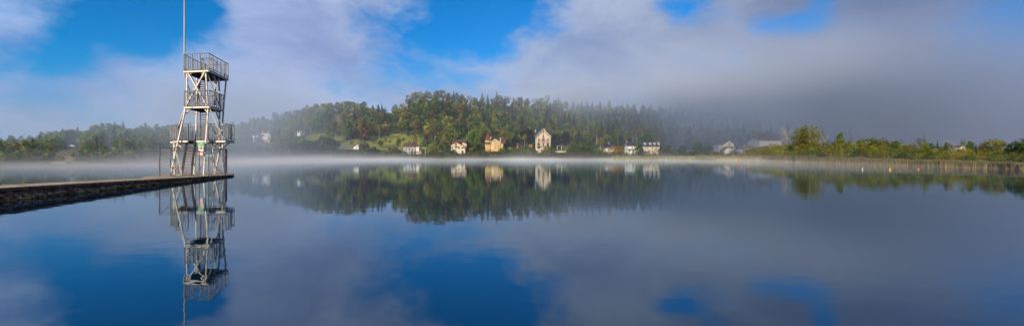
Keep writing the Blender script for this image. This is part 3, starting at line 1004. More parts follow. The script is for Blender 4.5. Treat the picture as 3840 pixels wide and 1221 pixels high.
    for x0, y0, x1, y1, n in ((2035.2, 494, 2039, 501.3, 1), (2034.8, 505, 2039.8, 513.8, 2), (2018, 518.2, 2023, 528, 2), (2032.3, 519.5, 2042.5, 528, 3), (2052, 518.2, 2057, 528, 2)):
        h.shutter(x0, y0, x1, y1, M_SHUTTER, n=n)
    for x0, x1, y0, y1 in ((2033, 2041.5, 512.5, 516), (2016.5, 2024.5, 526.5, 530), (2030, 2045, 527.5, 531), (2050.5, 2058.5, 526.5, 530)):
        h.balcony(x0, y0, x1, y1, M_IRON)
    for x0, x1 in ((2015.5, 2024.8), (2050.2, 2059.2)):
        h.window(x0, 537, x1, 548, M_BRICK, bars=1)
        mb = MB(); xa, xb, zz = h.X(x0), h.X(x1), h.Z(536.8)
        mb.prism([(xa, -.12, zz)] + [((xa + xb) / 2 - math.cos(math.pi * i / 8) * (xb - xa) / 2, -.12, zz + math.sin(math.pi * i / 8) * .6) for i in range(1, 8)] + [(xb, -.12, zz)], (0, .115, 0))
        mb.build('window_arch', M_BRICK, h.root)
    h.block('front_door', 2035, 535.5, 2040, 546.5, -.1, -.004, M_SLATE, 'dark double front door')
    for x0, x1 in ((2031.3, 2033.4), (2042, 2044.2)): h.shutter(x0, 535.5, x1, 542.5, M_SHUTTER, n=1)
    mb = MB()
    for y in (523.5, 526.3, 520.8, 529.2):
        for x0, x1 in ((2012, 2017), (2024, 2031), (2043.5, 2050.5), (2058, 2062.5)):
            mb.box(h.X(x0), h.X(x1), -.05, -.004, h.Z(y + .9), h.Z(y))
    for y in range(534, 548, 3):
        for x in (2011.3, 2026.5, 2047.3, 2061.5):
            mb.box(h.X(x), h.X(x + 2.4), -.05, -.004, h.Z(y + 1.3), h.Z(y))
    mb.build('brick_banding', M_BRICK, h.root)
    h.block('cornice', 2009.3, 531.2, 2065.3, 532.5, -.28, -.006, M_CREAM)
    h.block('cellar_arch', 2015.8, 551.5, 2025.6, 558, -.1, -.004, M_GLASS, 'arched cellar opening')
    h.block('terrace', 2012, 546.9, 2062, 549.4, -1.3, -.008, M_STONE)
    h.chimney(2008.5, 487, 2011, 500, 5.5, M_CREAM); h.chimney(2042.8, 483, 2045, 492, 4, M_CREAM)
    h = House('pergola', 'dark open garden shelter on posts right of the tall villa', 'shelter', 2097, 560, 322, 2086, 2112, 543)
    h.block('roof', 2087.5, 545, 2108, 548.6, 0, 5, M_GREYROOF)
    for x in (2089, 2105.5): h.block('post', x, 548.7, x + 1.7, 566, .3, .7, M_CREAM)
    h.block('back_wall', 2089, 549, 2106, 566, 4, 4.3, M_SLATE)
    h = House('garden_wall', 'low pale stone garden wall below the villa hedge', 'wall', 2070, 571, 302, 2014, 2126, 564, obst=False)
    h.block('wall', 2016, 566.4, 2031, 571, 0, .4, M_CREAM); h.block('wall', 2082, 566.4, 2121, 571, 0, .4, M_CREAM)
    h = House('orange_cottage', 'orange walled cottage peeping over trees left of the villa', 'house', 1989, 556, 330, 1980, 2000, 536)
    h.wall([(1983, 570), (1997, 570), (1997, 542), (1983, 542)], 5, M_ORANGE); h.side(1981.8, 1998.5, 542, 537.8, 5, M_SLATE, wallmat=M_ORANGE); h.window(1986, 546, 1989, 550)
    h = House('wooden_shed', 'narrow brown wooden shed among dark trees left of the villa', 'shed', 1941, 558, 325, 1934, 1948, 534)
    h.wall([(1936.5, 570), (1946, 570), (1946, 540), (1936.5, 538)], 4, M_BROWN); h.block('door', 1938, 548, 1942, 558, -.09, -.004, M_ORANGE)
    h.side(1935.8, 1946.8, 540, 536.5, 4, M_TILE)

    # small house behind the golden tree
    h = House('bungalow', 'small dark roofed house behind the golden bush', 'house', 2290, 562, 300, 2264, 2312, 536)
    h.wall([(2271.5, 580), (2309, 580), (2309, 553), (2271.5, 553)], 8, M_CREAM)
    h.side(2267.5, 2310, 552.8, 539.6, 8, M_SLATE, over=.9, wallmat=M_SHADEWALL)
    h.block('door', 2281, 555, 2285, 563, -.09, -.004, M_BROWN); h.window(2274, 555, 2279, 559); h.window(2294, 555, 2299, 560)
    h.chimney(2287.5, 536, 2290, 541, 4, M_WHITE)
    # long house with dormers
    h = House('dormer_house', 'long white house with slate roof and row of dormers', 'house', 2415, 570, 298, 2346, 2482, 530)
    h.wall([(2354, 590), (2384.5, 590), (2384.5, 548), (2354, 548)], 8, M_WHITE, .2)
    h.wall([(2384.7, 590), (2476, 590), (2476, 547.5), (2384.7, 547.5)], 8, M_CREAM, 1.2)
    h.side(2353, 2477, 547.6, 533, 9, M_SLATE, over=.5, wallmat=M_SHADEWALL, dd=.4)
    h.wall([(2384.8, 592), (2391, 592), (2391, 551), (2384.8, 551)], 3, M_CREAM, -2.2); h.wall([(2402, 585), (2405, 585), (2405, 549), (2402, 549)], 2, M_WHITE, -1)
    h.balcony(2352, 555.3, 2384, 559.5, M_FRAMEGREY, depth=1.6, slab=M_WHITE)
    h.window(2368, 550, 2375, 557, M_FRAME, dd=.2); h.window(2358, 562, 2364, 569, M_FRAMEGREY, dd=.2); h.window(2372, 562, 2379, 569, M_FRAMEGREY, dd=.2)
    for x in (2419, 2429, 2446, 2460): h.window(x, 551.5, x + 5, 558, M_FRAMEGREY, dd=1.2)
    h.balcony(2418, 556.5, 2440, 560.5, M_FRAME)
    for x in (2393, 2421.3, 2441, 2457, 2473):
        mb = MB(); a, b = h.X(x - 3.1), h.X(x + 3.1); z0, z1 = h.Z(544.2, 1.2), h.Z(537.5, 1.2)
        pts = [(a, 1.0, z0), (b, 1.0, z0), (b, 1.0, z1)] + [((a + b) / 2 + math.cos(math.pi * i / 8) * (b - a) / 2, 1.0, z1 + math.sin(math.pi * i / 8) * .55) for i in range(1, 8)] + [(a, 1.0, z1)]
        mb.prism(pts, (0, 2.2, 0)); d = mb.build('dormer', M_WHITE, h.root)
        g = MB(); g.box((a + b) / 2 - .27, (a + b) / 2 + .27, .95, .996, z0 + .35, z1 + .15); g.build('pane', M_GLASS, d)
    h.chimney(2356, 530, 2360, 536, 5, M_WHITE); h.chimney(2474, 531, 2476.5, 537, 5, M_WHITE)
    # gabled house in the fog
    h = House('gabled_house', 'pale gabled house with balconies in the fog by the reeds', 'house', 2734, 566, 300, 2694, 2762, 524)
    h.wall([(2713.5, 585), (2753, 585), (2753, 541), (2733.5, 527.6), (2713.5, 540.5)], 9, M_CREAM)
    h.gable((2733.5, 526.8), (2711.5, 541.5), (2758, 545), 9, M_TILE, over=.6)
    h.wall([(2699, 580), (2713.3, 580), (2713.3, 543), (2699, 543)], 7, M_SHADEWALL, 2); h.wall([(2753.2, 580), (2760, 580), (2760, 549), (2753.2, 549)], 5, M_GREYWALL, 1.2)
    h.wall([(2704, 590), (2738, 590), (2738, 565), (2717.5, 553.6), (2704, 560)], 5, M_CREAM, -5.6)
    h.gable((2717.5, 552.4), (2697.5, 563), (2740, 569), 5.2, M_TILE, over=.4, dd=-5.6)
    for x0, y0, x1, y1 in ((2730.5, 531.5, 2736, 536.5), (2720, 541.5, 2724, 547), (2730.8, 541, 2736.5, 549), (2743, 542, 2747.5, 548.5), (2730, 553, 2736.5, 560), (2741, 552.5, 2748.5, 560)):
        h.window(x0, y0, x1, y1)
    h.balcony(2729, 536, 2739, 540.5, M_IRON); h.balcony(2714, 548, 2752.5, 552.2, M_IRON)
    h.chimney(2712.5, 527.5, 2715, 541, 3, M_BRICK)
    h = House('barn', 'low brown roofed barn between pale gabled house and grey block', 'barn', 2803, 566, 302, 2762, 2848, 544)
    h.wall([(2767, 585), (2838, 585), (2838, 560), (2767, 560)], 9, M_GREYWALL)
    h.side(2764, 2841, 560, 547, 12, M_TILE, hip=4); h.chimney(2804.5, 545, 2807.5, 552, 5, M_WHITE)
    h.block('lean_to', 2782, 557.2, 2846, 558.2, -3.5, -1.2, M_CREAM)
    mb = MB(); mb.hexa([h.P(2779, 568, -5), h.P(2846, 568, -5), h.P(2838, 558.6, -1), h.P(2783, 558.6, -1), h.P(2779, 567, -5), h.P(2846, 567, -5), h.P(2838, 557.6, -1), h.P(2783, 557.6, -1)])
    mb.build('roof', M_BRICK, h.root)
    h = House('apartment_block', 'grey apartment block in the fog behind the bushes', 'building', 2888, 562, 300, 2836, 2934, 512)
    h.wall([(2848, 590), (2930, 590), (2930, 527), (2848, 527)], 15, M_GREYWALL)
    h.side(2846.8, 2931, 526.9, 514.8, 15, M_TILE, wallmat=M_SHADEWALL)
    for i, x in enumerate((2853.5, 2863.5, 2872.5, 2887, 2903, 2915)):
        for y in (531.5, 545):
            if x == 2887: continue
            h.window(x, y, x + 5, y + 6.3)
    h.window(2888, 533, 2892, 541); h.balcony(2885, 538.5, 2895, 543, M_IRON); h.window(2888, 545, 2892, 551)

    # left shore
    h = House('hill_chalet', 'tiny white chalet with grey roof above a tan field, left shore', 'house', 271, 557, 140, 255, 288, 538)
    h.wall([(258, 566), (282, 566), (282, 547), (270, 541.8), (258, 547.5)], 2.6, M_WHITE)
    h.gable((265.5, 541), (255.5, 547.8), (285, 548.2), 2.8, M_GREYROOF, over=.25, th=.08)
    for x in (261, 267, 274.5): h.window(x, 549, x + 4, 554.5, M_FRAMEGREY)
    h.block('terrace', 240, 557, 284, 558.6, -.7, -.006, M_WHITE)
    h = House('slender_lodge', 'slender white lodge with red roof among left shore trees', 'house', 407, 546, 152, 401, 414, 520)
    h.wall([(404, 560), (410.5, 560), (410.5, 527), (404, 527)], .8, M_WHITE); h.side(402.5, 412, 527, 522.5, .9, M_REDTILE, over=.12, th=.06, wallmat=M_WHITE)
    h.window(405.8, 531, 408.6, 536, M_FRAMEGREY)
    # far right, behind the scrub
    h = House('cream_bungalow', 'cream gable wall between dead branches behind right bank scrub', 'house', 3612, 556, 128, 3584, 3630, 540, obst=False)
    h.wall([(3600, 566), (3627, 566), (3627, 552), (3616, 546.5), (3600, 551)], 3, M_CREAM); h.gable((3616, 546), (3597, 552), (3629, 553.5), 3, M_TILE, over=.2, th=.1)
    h.window(3606, 553, 3611, 558)
    h = House('brown_roofed_house', 'brown roofed house between the last two trees of the right bank', 'house', 3776, 578, 112, 3762, 3792, 552, obst=False)
    h.wall([(3770, 590), (3785.5, 590), (3785.5, 566), (3779, 558.5), (3770, 565)], 2.6, M_CREAM); h.side(3763.5, 3781, 566, 555.5, 2.6, M_TILE, over=.15, th=.08)
    h.window(3774, 570, 3778, 576); h.gable((3779, 558), (3769, 567), (3788, 569.5), 2.4, M_TILE, over=.2, th=.08)

    # utility poles
    PM = pm('pole_wood', (0.34, 0.30, 0.25), (0.22, 0.19, 0.16), 2, 0.9)
    for px, yt, yb, D, lab in ((1268, 429, 462, 420, 'pale utility pole with crossarm on the yellow grass strip'), (1230.5, 460, 491, 385, 'pale utility pole with crossarm at the wood edge'),
                               (1295, 500, 541, 322, 'thin pole behind the farmhouse roof'), (1498, 545, 573, 303, 'grey pole left of the white cottage')):
        b = W(px, yb, D); b.z = min(b.z, ground(b.x, D))
        e = empty('utility_pole', b, lab, 'pole')
        t = W(px, yt, D) - b
        mb = MB(); mb.tube([(0, 0, -.2), (0, 0, t.z)], [.16, .11], 8); mb.build('post', PM, e)
        mb = MB(); mb.box(-1.1, 1.1, -.16, -.1, t.z - .9, t.z - .72)
        for x in (-1, -.4, .4, 1): mb.lathe([(.05, 0), (.07, .1), (.03, .2)], 6, 0, (x, -.13, t.z - .72))
        mb.build('crossarm', PM, e)


houses()
forest()
# ------------------------------------------------------------------ pier
def pier_front(t):            # lake-side top edge of the pier, t metres of depth
    return Vector((-26.3 - 2.5 * (t - 33) / 11.5, t, 0)) if t >= 20.1 else Vector((-23.496 + (20.1 - t) * 0.2174, t, 0))


def deck_z(y):
    return max(0.14, 0.63 - 0.0188 * (y - 20.1)) if y > 20.1 else 0.63 + 0.004 * (20.1 - y)


def build_pier():
    e = empty('pier', (-28, 40, 0), 'rough old concrete pier with mossy rubble side carrying the diving tower', 'pier')
    off = e.location
    fr = [pier_front(t) for t in (8, 14, 20.1, 24, 28, 31, 33, 36, 39, 42, 44.5)]
    end = [Vector((-31.8, 49.0, 0)), Vector((-38.6, 49.3, 0))]
    back = [Vector((-30.9, 36.0, 0)), Vector((-28.5, 33, 0)), Vector((-28.15, 31, 0)), Vector((-27.6, 28, 0)), Vector((-26.8, 24, 0)), Vector((-26.0, 20.1, 0)), Vector((-24.8, 14, 0)), Vector((-23.7, 8, 0))]
    # deck slab: top sheet in strips so that it follows the slope
    mb = MB()
    TH = 0.15
    def strip(L, Rr):
        for (a, b), (c, d) in zip(zip(L, L[1:]), zip(Rr, Rr[1:])):
            P = [Vector((p.x, p.y, deck_z(p.y))) for p in (a, b, d, c)]
            mb.quad(P[0], P[1], P[2], P[3])
    def edge(pts, inward=0):
        for a, b in zip(pts, pts[1:]):
            A, B = Vector((a.x, a.y, deck_z(a.y))), Vector((b.x, b.y, deck_z(b.y)))
            mb.quad(A - Vector((0, 0, TH)), B - Vector((0, 0, TH)), B, A, 1)
    rng = random.Random(3)
    n = 120
    ys = list(np.linspace(8, 44.5, n))
    def fx(y):
        p = pier_front(y); p.x += 0.10 * mnoise.noise(Vector((y * 0.9, 3, 0))) + (0.07 * mnoise.noise(Vector((y * 3.1, 8, 0))) if True else 0); return p
    F1 = [fx(y) for y in ys]
    bl = back[::-1]
    bx = [Vector((float(np.interp(y, [p.y for p in bl] + [49.3], [p.x for p in bl] + [-38.6])), y, 0)) for y in ys]
    strip(bx, F1)
    ye = [(44.5, 49.0)]
    for i in range(6):
        y0, y1 = 44.5 + 4.5 * i / 6, 44.5 + 4.5 * (i + 1) / 6
        f = lambda y: Vector((-28.8 - 3.0 * (y - 44.5) / 4.5, y, 0)); g = lambda y: Vector((float(np.interp(y, [36, 49.3], [-30.9, -38.6])), y, 0))
        strip([g(y0), g(y1)], [f(y0), f(y1)])
    edge(F1 + [Vector((-31.8, 49, 0)), Vector((-38.6, 49.3, 0))] + bx[::-1])
    m, k, out = newmat('pier_side_concrete')
    b = k.new('ShaderNodeBsdfPrincipled'); b.inputs['Roughness'].default_value = 0.95; b.inputs['Specular IOR Level'].default_value = 0.1
    geo = k.new('ShaderNodeNewGeometry').outputs['Position']
    k.put(b.inputs['Base Color'], k.mix(k.ramp(k.noise(geo, 2.2, 4, 0.7), 0.4, 0.7), (0.11, 0.07, 0.05), (0.34, 0.22, 0.14)))
    k.l.new(b.outputs[0], out.inputs['Surface'])
    mt, k, out = newmat('pier_top_concrete')
    b = k.new('ShaderNodeBsdfPrincipled'); b.inputs['Roughness'].default_value = 0.95; b.inputs['Specular IOR Level'].default_value = 0.1
    geo = k.new('ShaderNodeNewGeometry').outputs['Position']
    c1 = k.mix(k.ramp(k.noise(geo, 1.3, 5, 0.65), 0.35, 0.7), (0.62, 0.46, 0.28), (0.42, 0.31, 0.19))
    c2 = k.mix(k.ramp(k.noise(geo, 0.7, 5, 0.7), 0.56, 0.66), c1, (0.13, 0.14, 0.03))
    c3 = k.mix(k.ramp(k.m('ABSOLUTE', k.m('SINE', k.m('MULTIPLY', k.noise(k.vm('MULTIPLY', geo, (1, 2, 1)), 0.5, 2), 60))), 0.0, 0.06, 0.6, 0.0), c2, (0.08, 0.07, 0.05))
    k.put(b.inputs['Base Color'], c3); k.l.new(b.outputs[0], out.inputs['Surface'])
    mb.build('deck', [mt, m], e, offset=off)
    # rubble wall under the slab, rough and undercut, with moss along the waterline
    mb = MB()
    ny, nz = 1000, 20
    Y = np.linspace(8, 44.3, ny); grid = {}
    for i, y in enumerate(Y):
        p = pier_front(y); top = deck_z(y) - TH + 0.01
        nx = Vector((0.975, 0.21, 0))
        for j in range(nz):
            z = -0.12 + (top + 0.12) * j / (nz - 1)
            q = Vector((y * 2.9, z * 4.6, 1.7))
            c = mnoise.voronoi(q, distance_metric='DISTANCE', exponent=2.5)[0]
            dd = (0.5 - c[0]) * 0.42 + 0.16 * mnoise.noise(q * 2.6) + 0.09 * mnoise.noise(q * 6.5)
            slope = 0.16 * (1 - j / (nz - 1)) - 0.12 - 0.16 * (j / (nz - 1)) ** 3
            dd = (dd + slope) if j < nz - 1 else -0.18
            grid[i, j] = len(mb.v)
            mb.v.append(tuple(Vector((p.x, p.y, z)) + nx * dd - Vector(off)))
    for i in range(ny - 1):
        for j in range(nz - 1):
            mb.f.append((grid[i, j], grid[i + 1, j], grid[i + 1, j + 1], grid[i, j + 1])); mb.m.append(0)
    m, k, out = newmat('mossy_rubble')
    b = k.new('ShaderNodeBsdfPrincipled'); b.inputs['Roughness'].default_value = 0.9; b.inputs['Specular IOR Level'].default_value = 0.2
    geo = k.new('ShaderNodeNewGeometry').outputs['Position']
    sx = k.new('ShaderNodeSeparateXYZ'); k.put(sx.inputs[0], geo)
    rock = k.mix(k.ramp(k.noise(geo, 4.5, 5, 0.7), 0.35, 0.7), (0.13, 0.075, 0.05), (0.72, 0.46, 0.31))
    mz = k.m('ADD', sx.outputs[2], k.m('MULTIPLY', k.m('SUBTRACT', k.noise(geo, 2.6, 4), 0.5), 0.35))
    moss = k.mix(k.ramp(k.noise(geo, 6, 3), 0.35, 0.7), (0.07, 0.07, 0.010), (0.42, 0.36, 0.02))
    k.put(b.inputs['Base Color'], k.mix(k.ramp(mz, 0.02, 0.13, 0.85, 0.0), rock, moss))
    k.l.new(b.outputs[0], out.inputs['Surface'])
    mb.build('rubble_wall', m, e)
    # plain sides away from the lake-front: end and back
    mb = MB()
    pts = [Vector((-28.75, 44.4, 0)), Vector((-31.7, 48.9, 0)), Vector((-38.5, 49.2, 0)), Vector((-30.85, 36.05, 0)), Vector((-28.45, 33, 0)), Vector((-26.75, 24, 0)), Vector((-25.95, 20.1, 0)), Vector((-23.65, 8, 0))]
    for a, b in zip(pts, pts[1:]):
        mb.quad((a.x, a.y, -.3), (b.x, b.y, -.3), (b.x, b.y, deck_z(b.y) - TH + .01), (a.x, a.y, deck_z(a.y) - TH + .01))
    mb.build('back_wall', m, e, offset=off)
    # grass tufts in the joints of the deck
    g = MB(); rr = random.Random(9); cols = []
    for i in range(70):
        y = rr.uniform(18, 36); f = rr.random() ** 2; a, b = pier_front(y), Vector((float(np.interp(y, [p.y for p in bl], [p.x for p in bl])), y, 0))
        p = a.lerp(b, 0.05 + 0.9 * f)
        for s in range(10):
            an = rr.uniform(0, 6.28); h = rr.uniform(.012, .04); d = Vector((math.cos(an), math.sin(an), 0)) * .012
            q = Vector((p.x + rr.uniform(-.16, .16), p.y + rr.uniform(-.35, .35), deck_z(y)))
            g.poly([q - d, q + d, q + Vector((d.y, d.x, h))])
    tag(g.build('grass', pm('tuft_green', (0.13, 0.14, 0.02), (0.08, 0.10, 0.02), 3, .9)), 'short yellow green grass tufts in the joints of the pier deck', 'grass', kind='stuff')


build_pier()

# ------------------------------------------------------------------ diving tower
TO = Vector((-30.37, 43.0)); TU = Vector((0.982, -0.189)); TV = Vector((-0.274, 0.962))
BASE = Vector((-31.8, 44.0, 0.18))


def A(a, b, z):
    """tower plan: a metres to the right along the front, b metres back"""
    p = TO + TU * a + TV * b
    return Vector((p.x, p.y, z)) - BASE


def T(px, py, b):
    """the point of the vertical tower plane b metres behind the front that lies on this sight line"""
    r0 = (px - CX) / F
    ox, oy = TO.x + b * TV.x, TO.y + b * TV.y
    a = (oy * r0 - ox) / (TU.x - TU.y * r0)
    D = oy + a * TU.y
    return Vector((ox + a * TU.x, D, CZ + (HY - py) / F * D)) - BASE


def ta(px, b):
    r0 = (px - CX) / F
    ox, oy = TO.x + b * TV.x, TO.y + b * TV.y
    return (oy * r0 - ox) / (TU.x - TU.y * r0)


tower = empty('diving_tower', BASE, 'tall white steel diving tower with three railed platforms on the pier', 'diving tower')


def member(name, p, q, w, mat=None, h=None):
    mb = MB(); mb.beam(p, q, w, h)
    return mb.build(name, mat or WHITE_STEEL, tower)


def railing(parent, pts, z, h, gap=0.26, post=0.06, skip=(), vis=1.0):
    """one run of balustrade along plan points (a,b)"""
    for i, (p, q) in enumerate(zip(pts, pts[1:])):
        if i in skip: continue
        mb = MB()
        P, Q = A(p[0], p[1], z), A(q[0], q[1], z); up = Vector((0, 0, h + .004 * (i % 3)))
        mb.beam(P + up, Q + up, .07, .06); mb.beam(P + Vector((0, 0, .16)), Q + Vector((0, 0, .16)), .045)
        L = (Q - P).length; n = max(2, int(L / gap)); np_ = max(1, round(L / 1.1))
        last = np_ if (i == len(pts) - 2 and pts[0] == pts[-1]) else np_ + 1
        for k in range(1 if i and (i - 1) not in skip else 0, last):
            c = P.lerp(Q, k / np_); mb.beam(c - Vector((0, 0, .05)), c + up - Vector((0, 0, .031)), post)
        for k in range(1, n):
            c = P.lerp(Q, k / n); mb.beam(c + Vector((0, 0, .18)), c + up - Vector((0, 0, .03)), .024)
        mb.build('railing', GREY_STEEL, parent)


def platform(pts, z, name_label, th=0.09, planks=True):
    """deck on plan outline (a,b), its edge beams as sub-part"""
    mb = MB(); mb.prism([A(a, b, z - th) for a, b in pts], (0, 0, th))
    p = mb.build('platform', DECK_WOOD, tower); p['label'] = name_label
    e = MB()
    n = len(pts)
    for i in range(n):
        q, r = pts[i], pts[(i + 1) % n]
        e.beam(A(*q, z - th - .09), A(*r, z - th - .09), .09, .17)
    e.build('edge_beam', WHITE_STEEL, p)
    j = MB()
    a0, a1 = min(a for a, _ in pts), max(a for a, _ in pts); b0, b1 = min(b for _, b in pts), max(b for _, b in pts)
    m = int((b1 - b0) / .8)
    for i in range(1, m):
        b = b0 + (b1 - b0) * i / m
        xs = []
        for k in range(n):
            (pa, pb), (qa, qb) = pts[k], pts[(k + 1) % n]
            if (pb > b) != (qb > b): xs.append(pa + (qa - pa) * (b - pb) / (qb - pb))
        xs.sort()
        for u, v in zip(xs[::2], xs[1::2]): j.beam(A(u + .05, b, z - th - .1), A(v - .05, b, z - th - .1), .09, .16)
    j.build('joist', DARK_STEEL, p)
    return p


aL3, aR3 = ta(689, 0), ta(782.5, 0)
Z3, Z2, Z1 = 10.78, 7.16, 3.74
p3 = platform([(aL3, 0), (aR3, 0), (aR3, 5.4), (aL3, 5.4)], Z3, 'highest platform, long and overhanging')
railing(p3, [(aL3, 5.4), (aL3, 0), (aR3, 0), (aR3, 5.4), (aL3, 5.4)], Z3, 1.6)
railing(p3, [(aL3 + 1.45, 2.2), (aL3 + 1.45, 1.2), (aL3 + 2.5, 1.2), (aL3 + 2.5, 2.6)], Z3, 1.4)
aL2, aR2 = ta(691, 0), ta(785, 0)
p2 = platform([(aL2, 0), (aR2, 0), (aR2, 3.75), (aL2, 3.75)], Z2, 'middle platform')
railing(p2, [(aL2, 3.75), (aL2, 0), (aR2, 0), (aR2, 3.75), (aL2, 3.75)], Z2, 1.5, skip=())
q = [(ta(640, 2.6), 2.6), (ta(667, 0), 0), (ta(704, 0), 0), (ta(706, 1.3), 1.3), (ta(737, 1.3), 1.3), (ta(738.5, 0), 0), (ta(780, 0), 0), (ta(794, .8), .8), (ta(845, .8), .8), (ta(878, 3.6), 3.6), (ta(660, 4.2), 4.2)]
p1 = platform(q, Z1, 'lowest platform with side wings')
railing(p1, q[0:3], Z1, 1.6); railing(p1, q[5:11] + [(q[0][0] + .05, q[0][1] + .12)], Z1, 1.604)
railing(p1, [(q[2][0] - .01, .09), (ta(704.5, .9), .9)], Z1, 1.61)

aFL, aFR = ta(702, .2), ta(775, .2)
BB = 3.4
LEG = [((702, 264, .2), (701, 397, .2)), ((772, 264, .2), (779, 397, .2)), ((820, 286, BB), (825, 406, BB)), ((806, 283, 2.5), (809, 404, 2.5)), ((738, 285, BB), (740, 404, BB)),
       ((848.5, 295, 5.0), (840, 385, 4.2)), ((840, 385, 4.2), (831, 511, 3.2)), ((831, 511, 3.2), (838, 652.5, 2.4)),
       ((697, 400, .2), (638.6, 659.7, -1)), ((694, 405, .6), (652, 530, 1.8)), ((652, 530, 1.8), (655, 655, 1.8)), ((781, 398, .2), (764, 655.5, -.4)), ((783, 400, .25), (834, 517, 1.2)),
       ((834, 520, 1.4), (837, 652, 1.6)), ((795, 530, 1.0), (806, 652, 1.5)), ((738, 405, BB), (728, 655, 2.8)), ((824, 410, BB), (822, 530, 2.6))]
for p_, q_ in LEG:
    member('leg', T(*p_), T(*q_), .115)
BR = [((703, 267, .12), (776, 395, .12), .13), ((770.5, 266, .1), (699, 396, .1), .13), ((705, 290, .25), (729, 263, .25), .1), ((745, 262, .25), (771, 286, .25), .1),
      ((776, 268, .3), (824, 402, BB), .08), ((820, 290, BB), (783, 392, .3), .08), ((790, 272, 1.4), (807, 302, 2.5), .08), ((699, 310, .2), (738, 392, BB), .07), ((738, 300, BB), (703, 392, .3), .07),
      ((698, 426, .3), (722, 399, .3), .1), ((759, 398, .3), (779, 421, .3), .1), ((806, 408, 2), (823, 452, 3.2), .1), ((797, 409, 1.2), (826, 425, 3.2), .08),
      ((653, 533, 1.8), (683, 652, .8), .11), ((830, 530, 1.5), (806, 652, 1.5), .13), ((730, 655, -.2), (786, 586, 1.0), .1), ((798, 555, 1.1), (831, 526, 1.4), .1),
      ((795, 481, 2.0), (818, 512, 2.0), .1), ((872, 526, 3.2), (839, 553, 2.0), .08), ((655, 532, 1.8), (686, 556, 1.0), .09), ((776, 535, .2), (790, 552, 1), .1), ((787, 590, 1.0), (800, 610, 1.5), .09),
      ((724, 530, 1.5), (741, 548, 2.6), .08), ((752, 430, 2.6), (700, 420, 1.5), .07)]
for p_, q_, w_ in BR:
    member('brace', T(*p_), T(*q_), w_)
mb = MB(); pts_ = [T(*c) for c in ((793, 556, .6), (797, 585, .5), (802, 610, .4), (812, 630, .4), (824, 640, .5), (837, 650, .6))]
mb.tube(pts_, .035, 5); mb.build('cable', DARK_STEEL, tower)
mb = MB(); mb.beam(T(636, 659, -1), T(684, 656.5, -1), .12); mb.build('foot_beam', WHITE_STEEL, tower)


def stair(bl, br, tl, tr, n, label, rail=True, rh=1.05):
    """flight between bottom and top edges (left and right points)"""
    mb = MB()
    for a, b in ((bl, tl), (br, tr)):
        mb.beam(a, b, .06, .2)
    f = mb.build('stair_flight', DARK_STEEL, tower); f['label'] = label
    for i in range(n):
        t = (i + .5) / n
        a, b = bl.lerp(tl, t), br.lerp(tr, t)
        s = MB(); s.beam(a, b, .26, .05); s.build('tread', TREAD, f)
    if rail:
        for a, b in ((bl, tl), (br, tr)):
            r = MB(); u = Vector((0, 0, rh)); r.tube([a + u * .75, a + u, b + u, b + u * .3], .035, 6)
            r.tube([a + u * .5, b + u * .5], .025, 6)
            for i in range(5): c = a.lerp(b, i / 4); r.beam(c, c + u, .05)
            r.build('handrail', DARK_STEEL, f)


stair(T(684, 655, -1.1), T(718, 655, -1.1), T(705, 524, 1.3), T(736, 524, 1.3), 13, 'lowest flight of rusty steps')
stair(T(752, 520, .5), T(771, 520, .5), T(752, 399, 2.4), T(778, 399, 2.4), 13, 'middle flight of steps', rh=.9)
stair(T(739, 392, .6), T(768, 392, .6), T(757, 270, 2.5), T(771, 270, 2.5), 14, 'upper flight of steps', rh=.9)

# flagpole on the highest platform
fp = T(692, 268, .25) + BASE
e = empty('flagpole', fp, 'tall thin yellowed pole rising from the highest platform', 'pole')
mb = MB(); mb.tube([(0, 0, -.6), (0, 0, 4), (0, 0, 10.5)], [.075, .07, .055], 8); mb.build('shaft', POLE_PAINT, e)
mb = MB(); mb.lathe([(0.0, 0), (.07, .03), (.07, .1), (0, .14)], 8, 0, (0, 0, 10.5)); mb.build('finial', POLE_PAINT, e)
mb = MB()
for z in (.05, 1.35): mb.box(-.09, .09, -.09, .09, z, z + .06)
mb.build('clamp', GREY_STEEL, e)


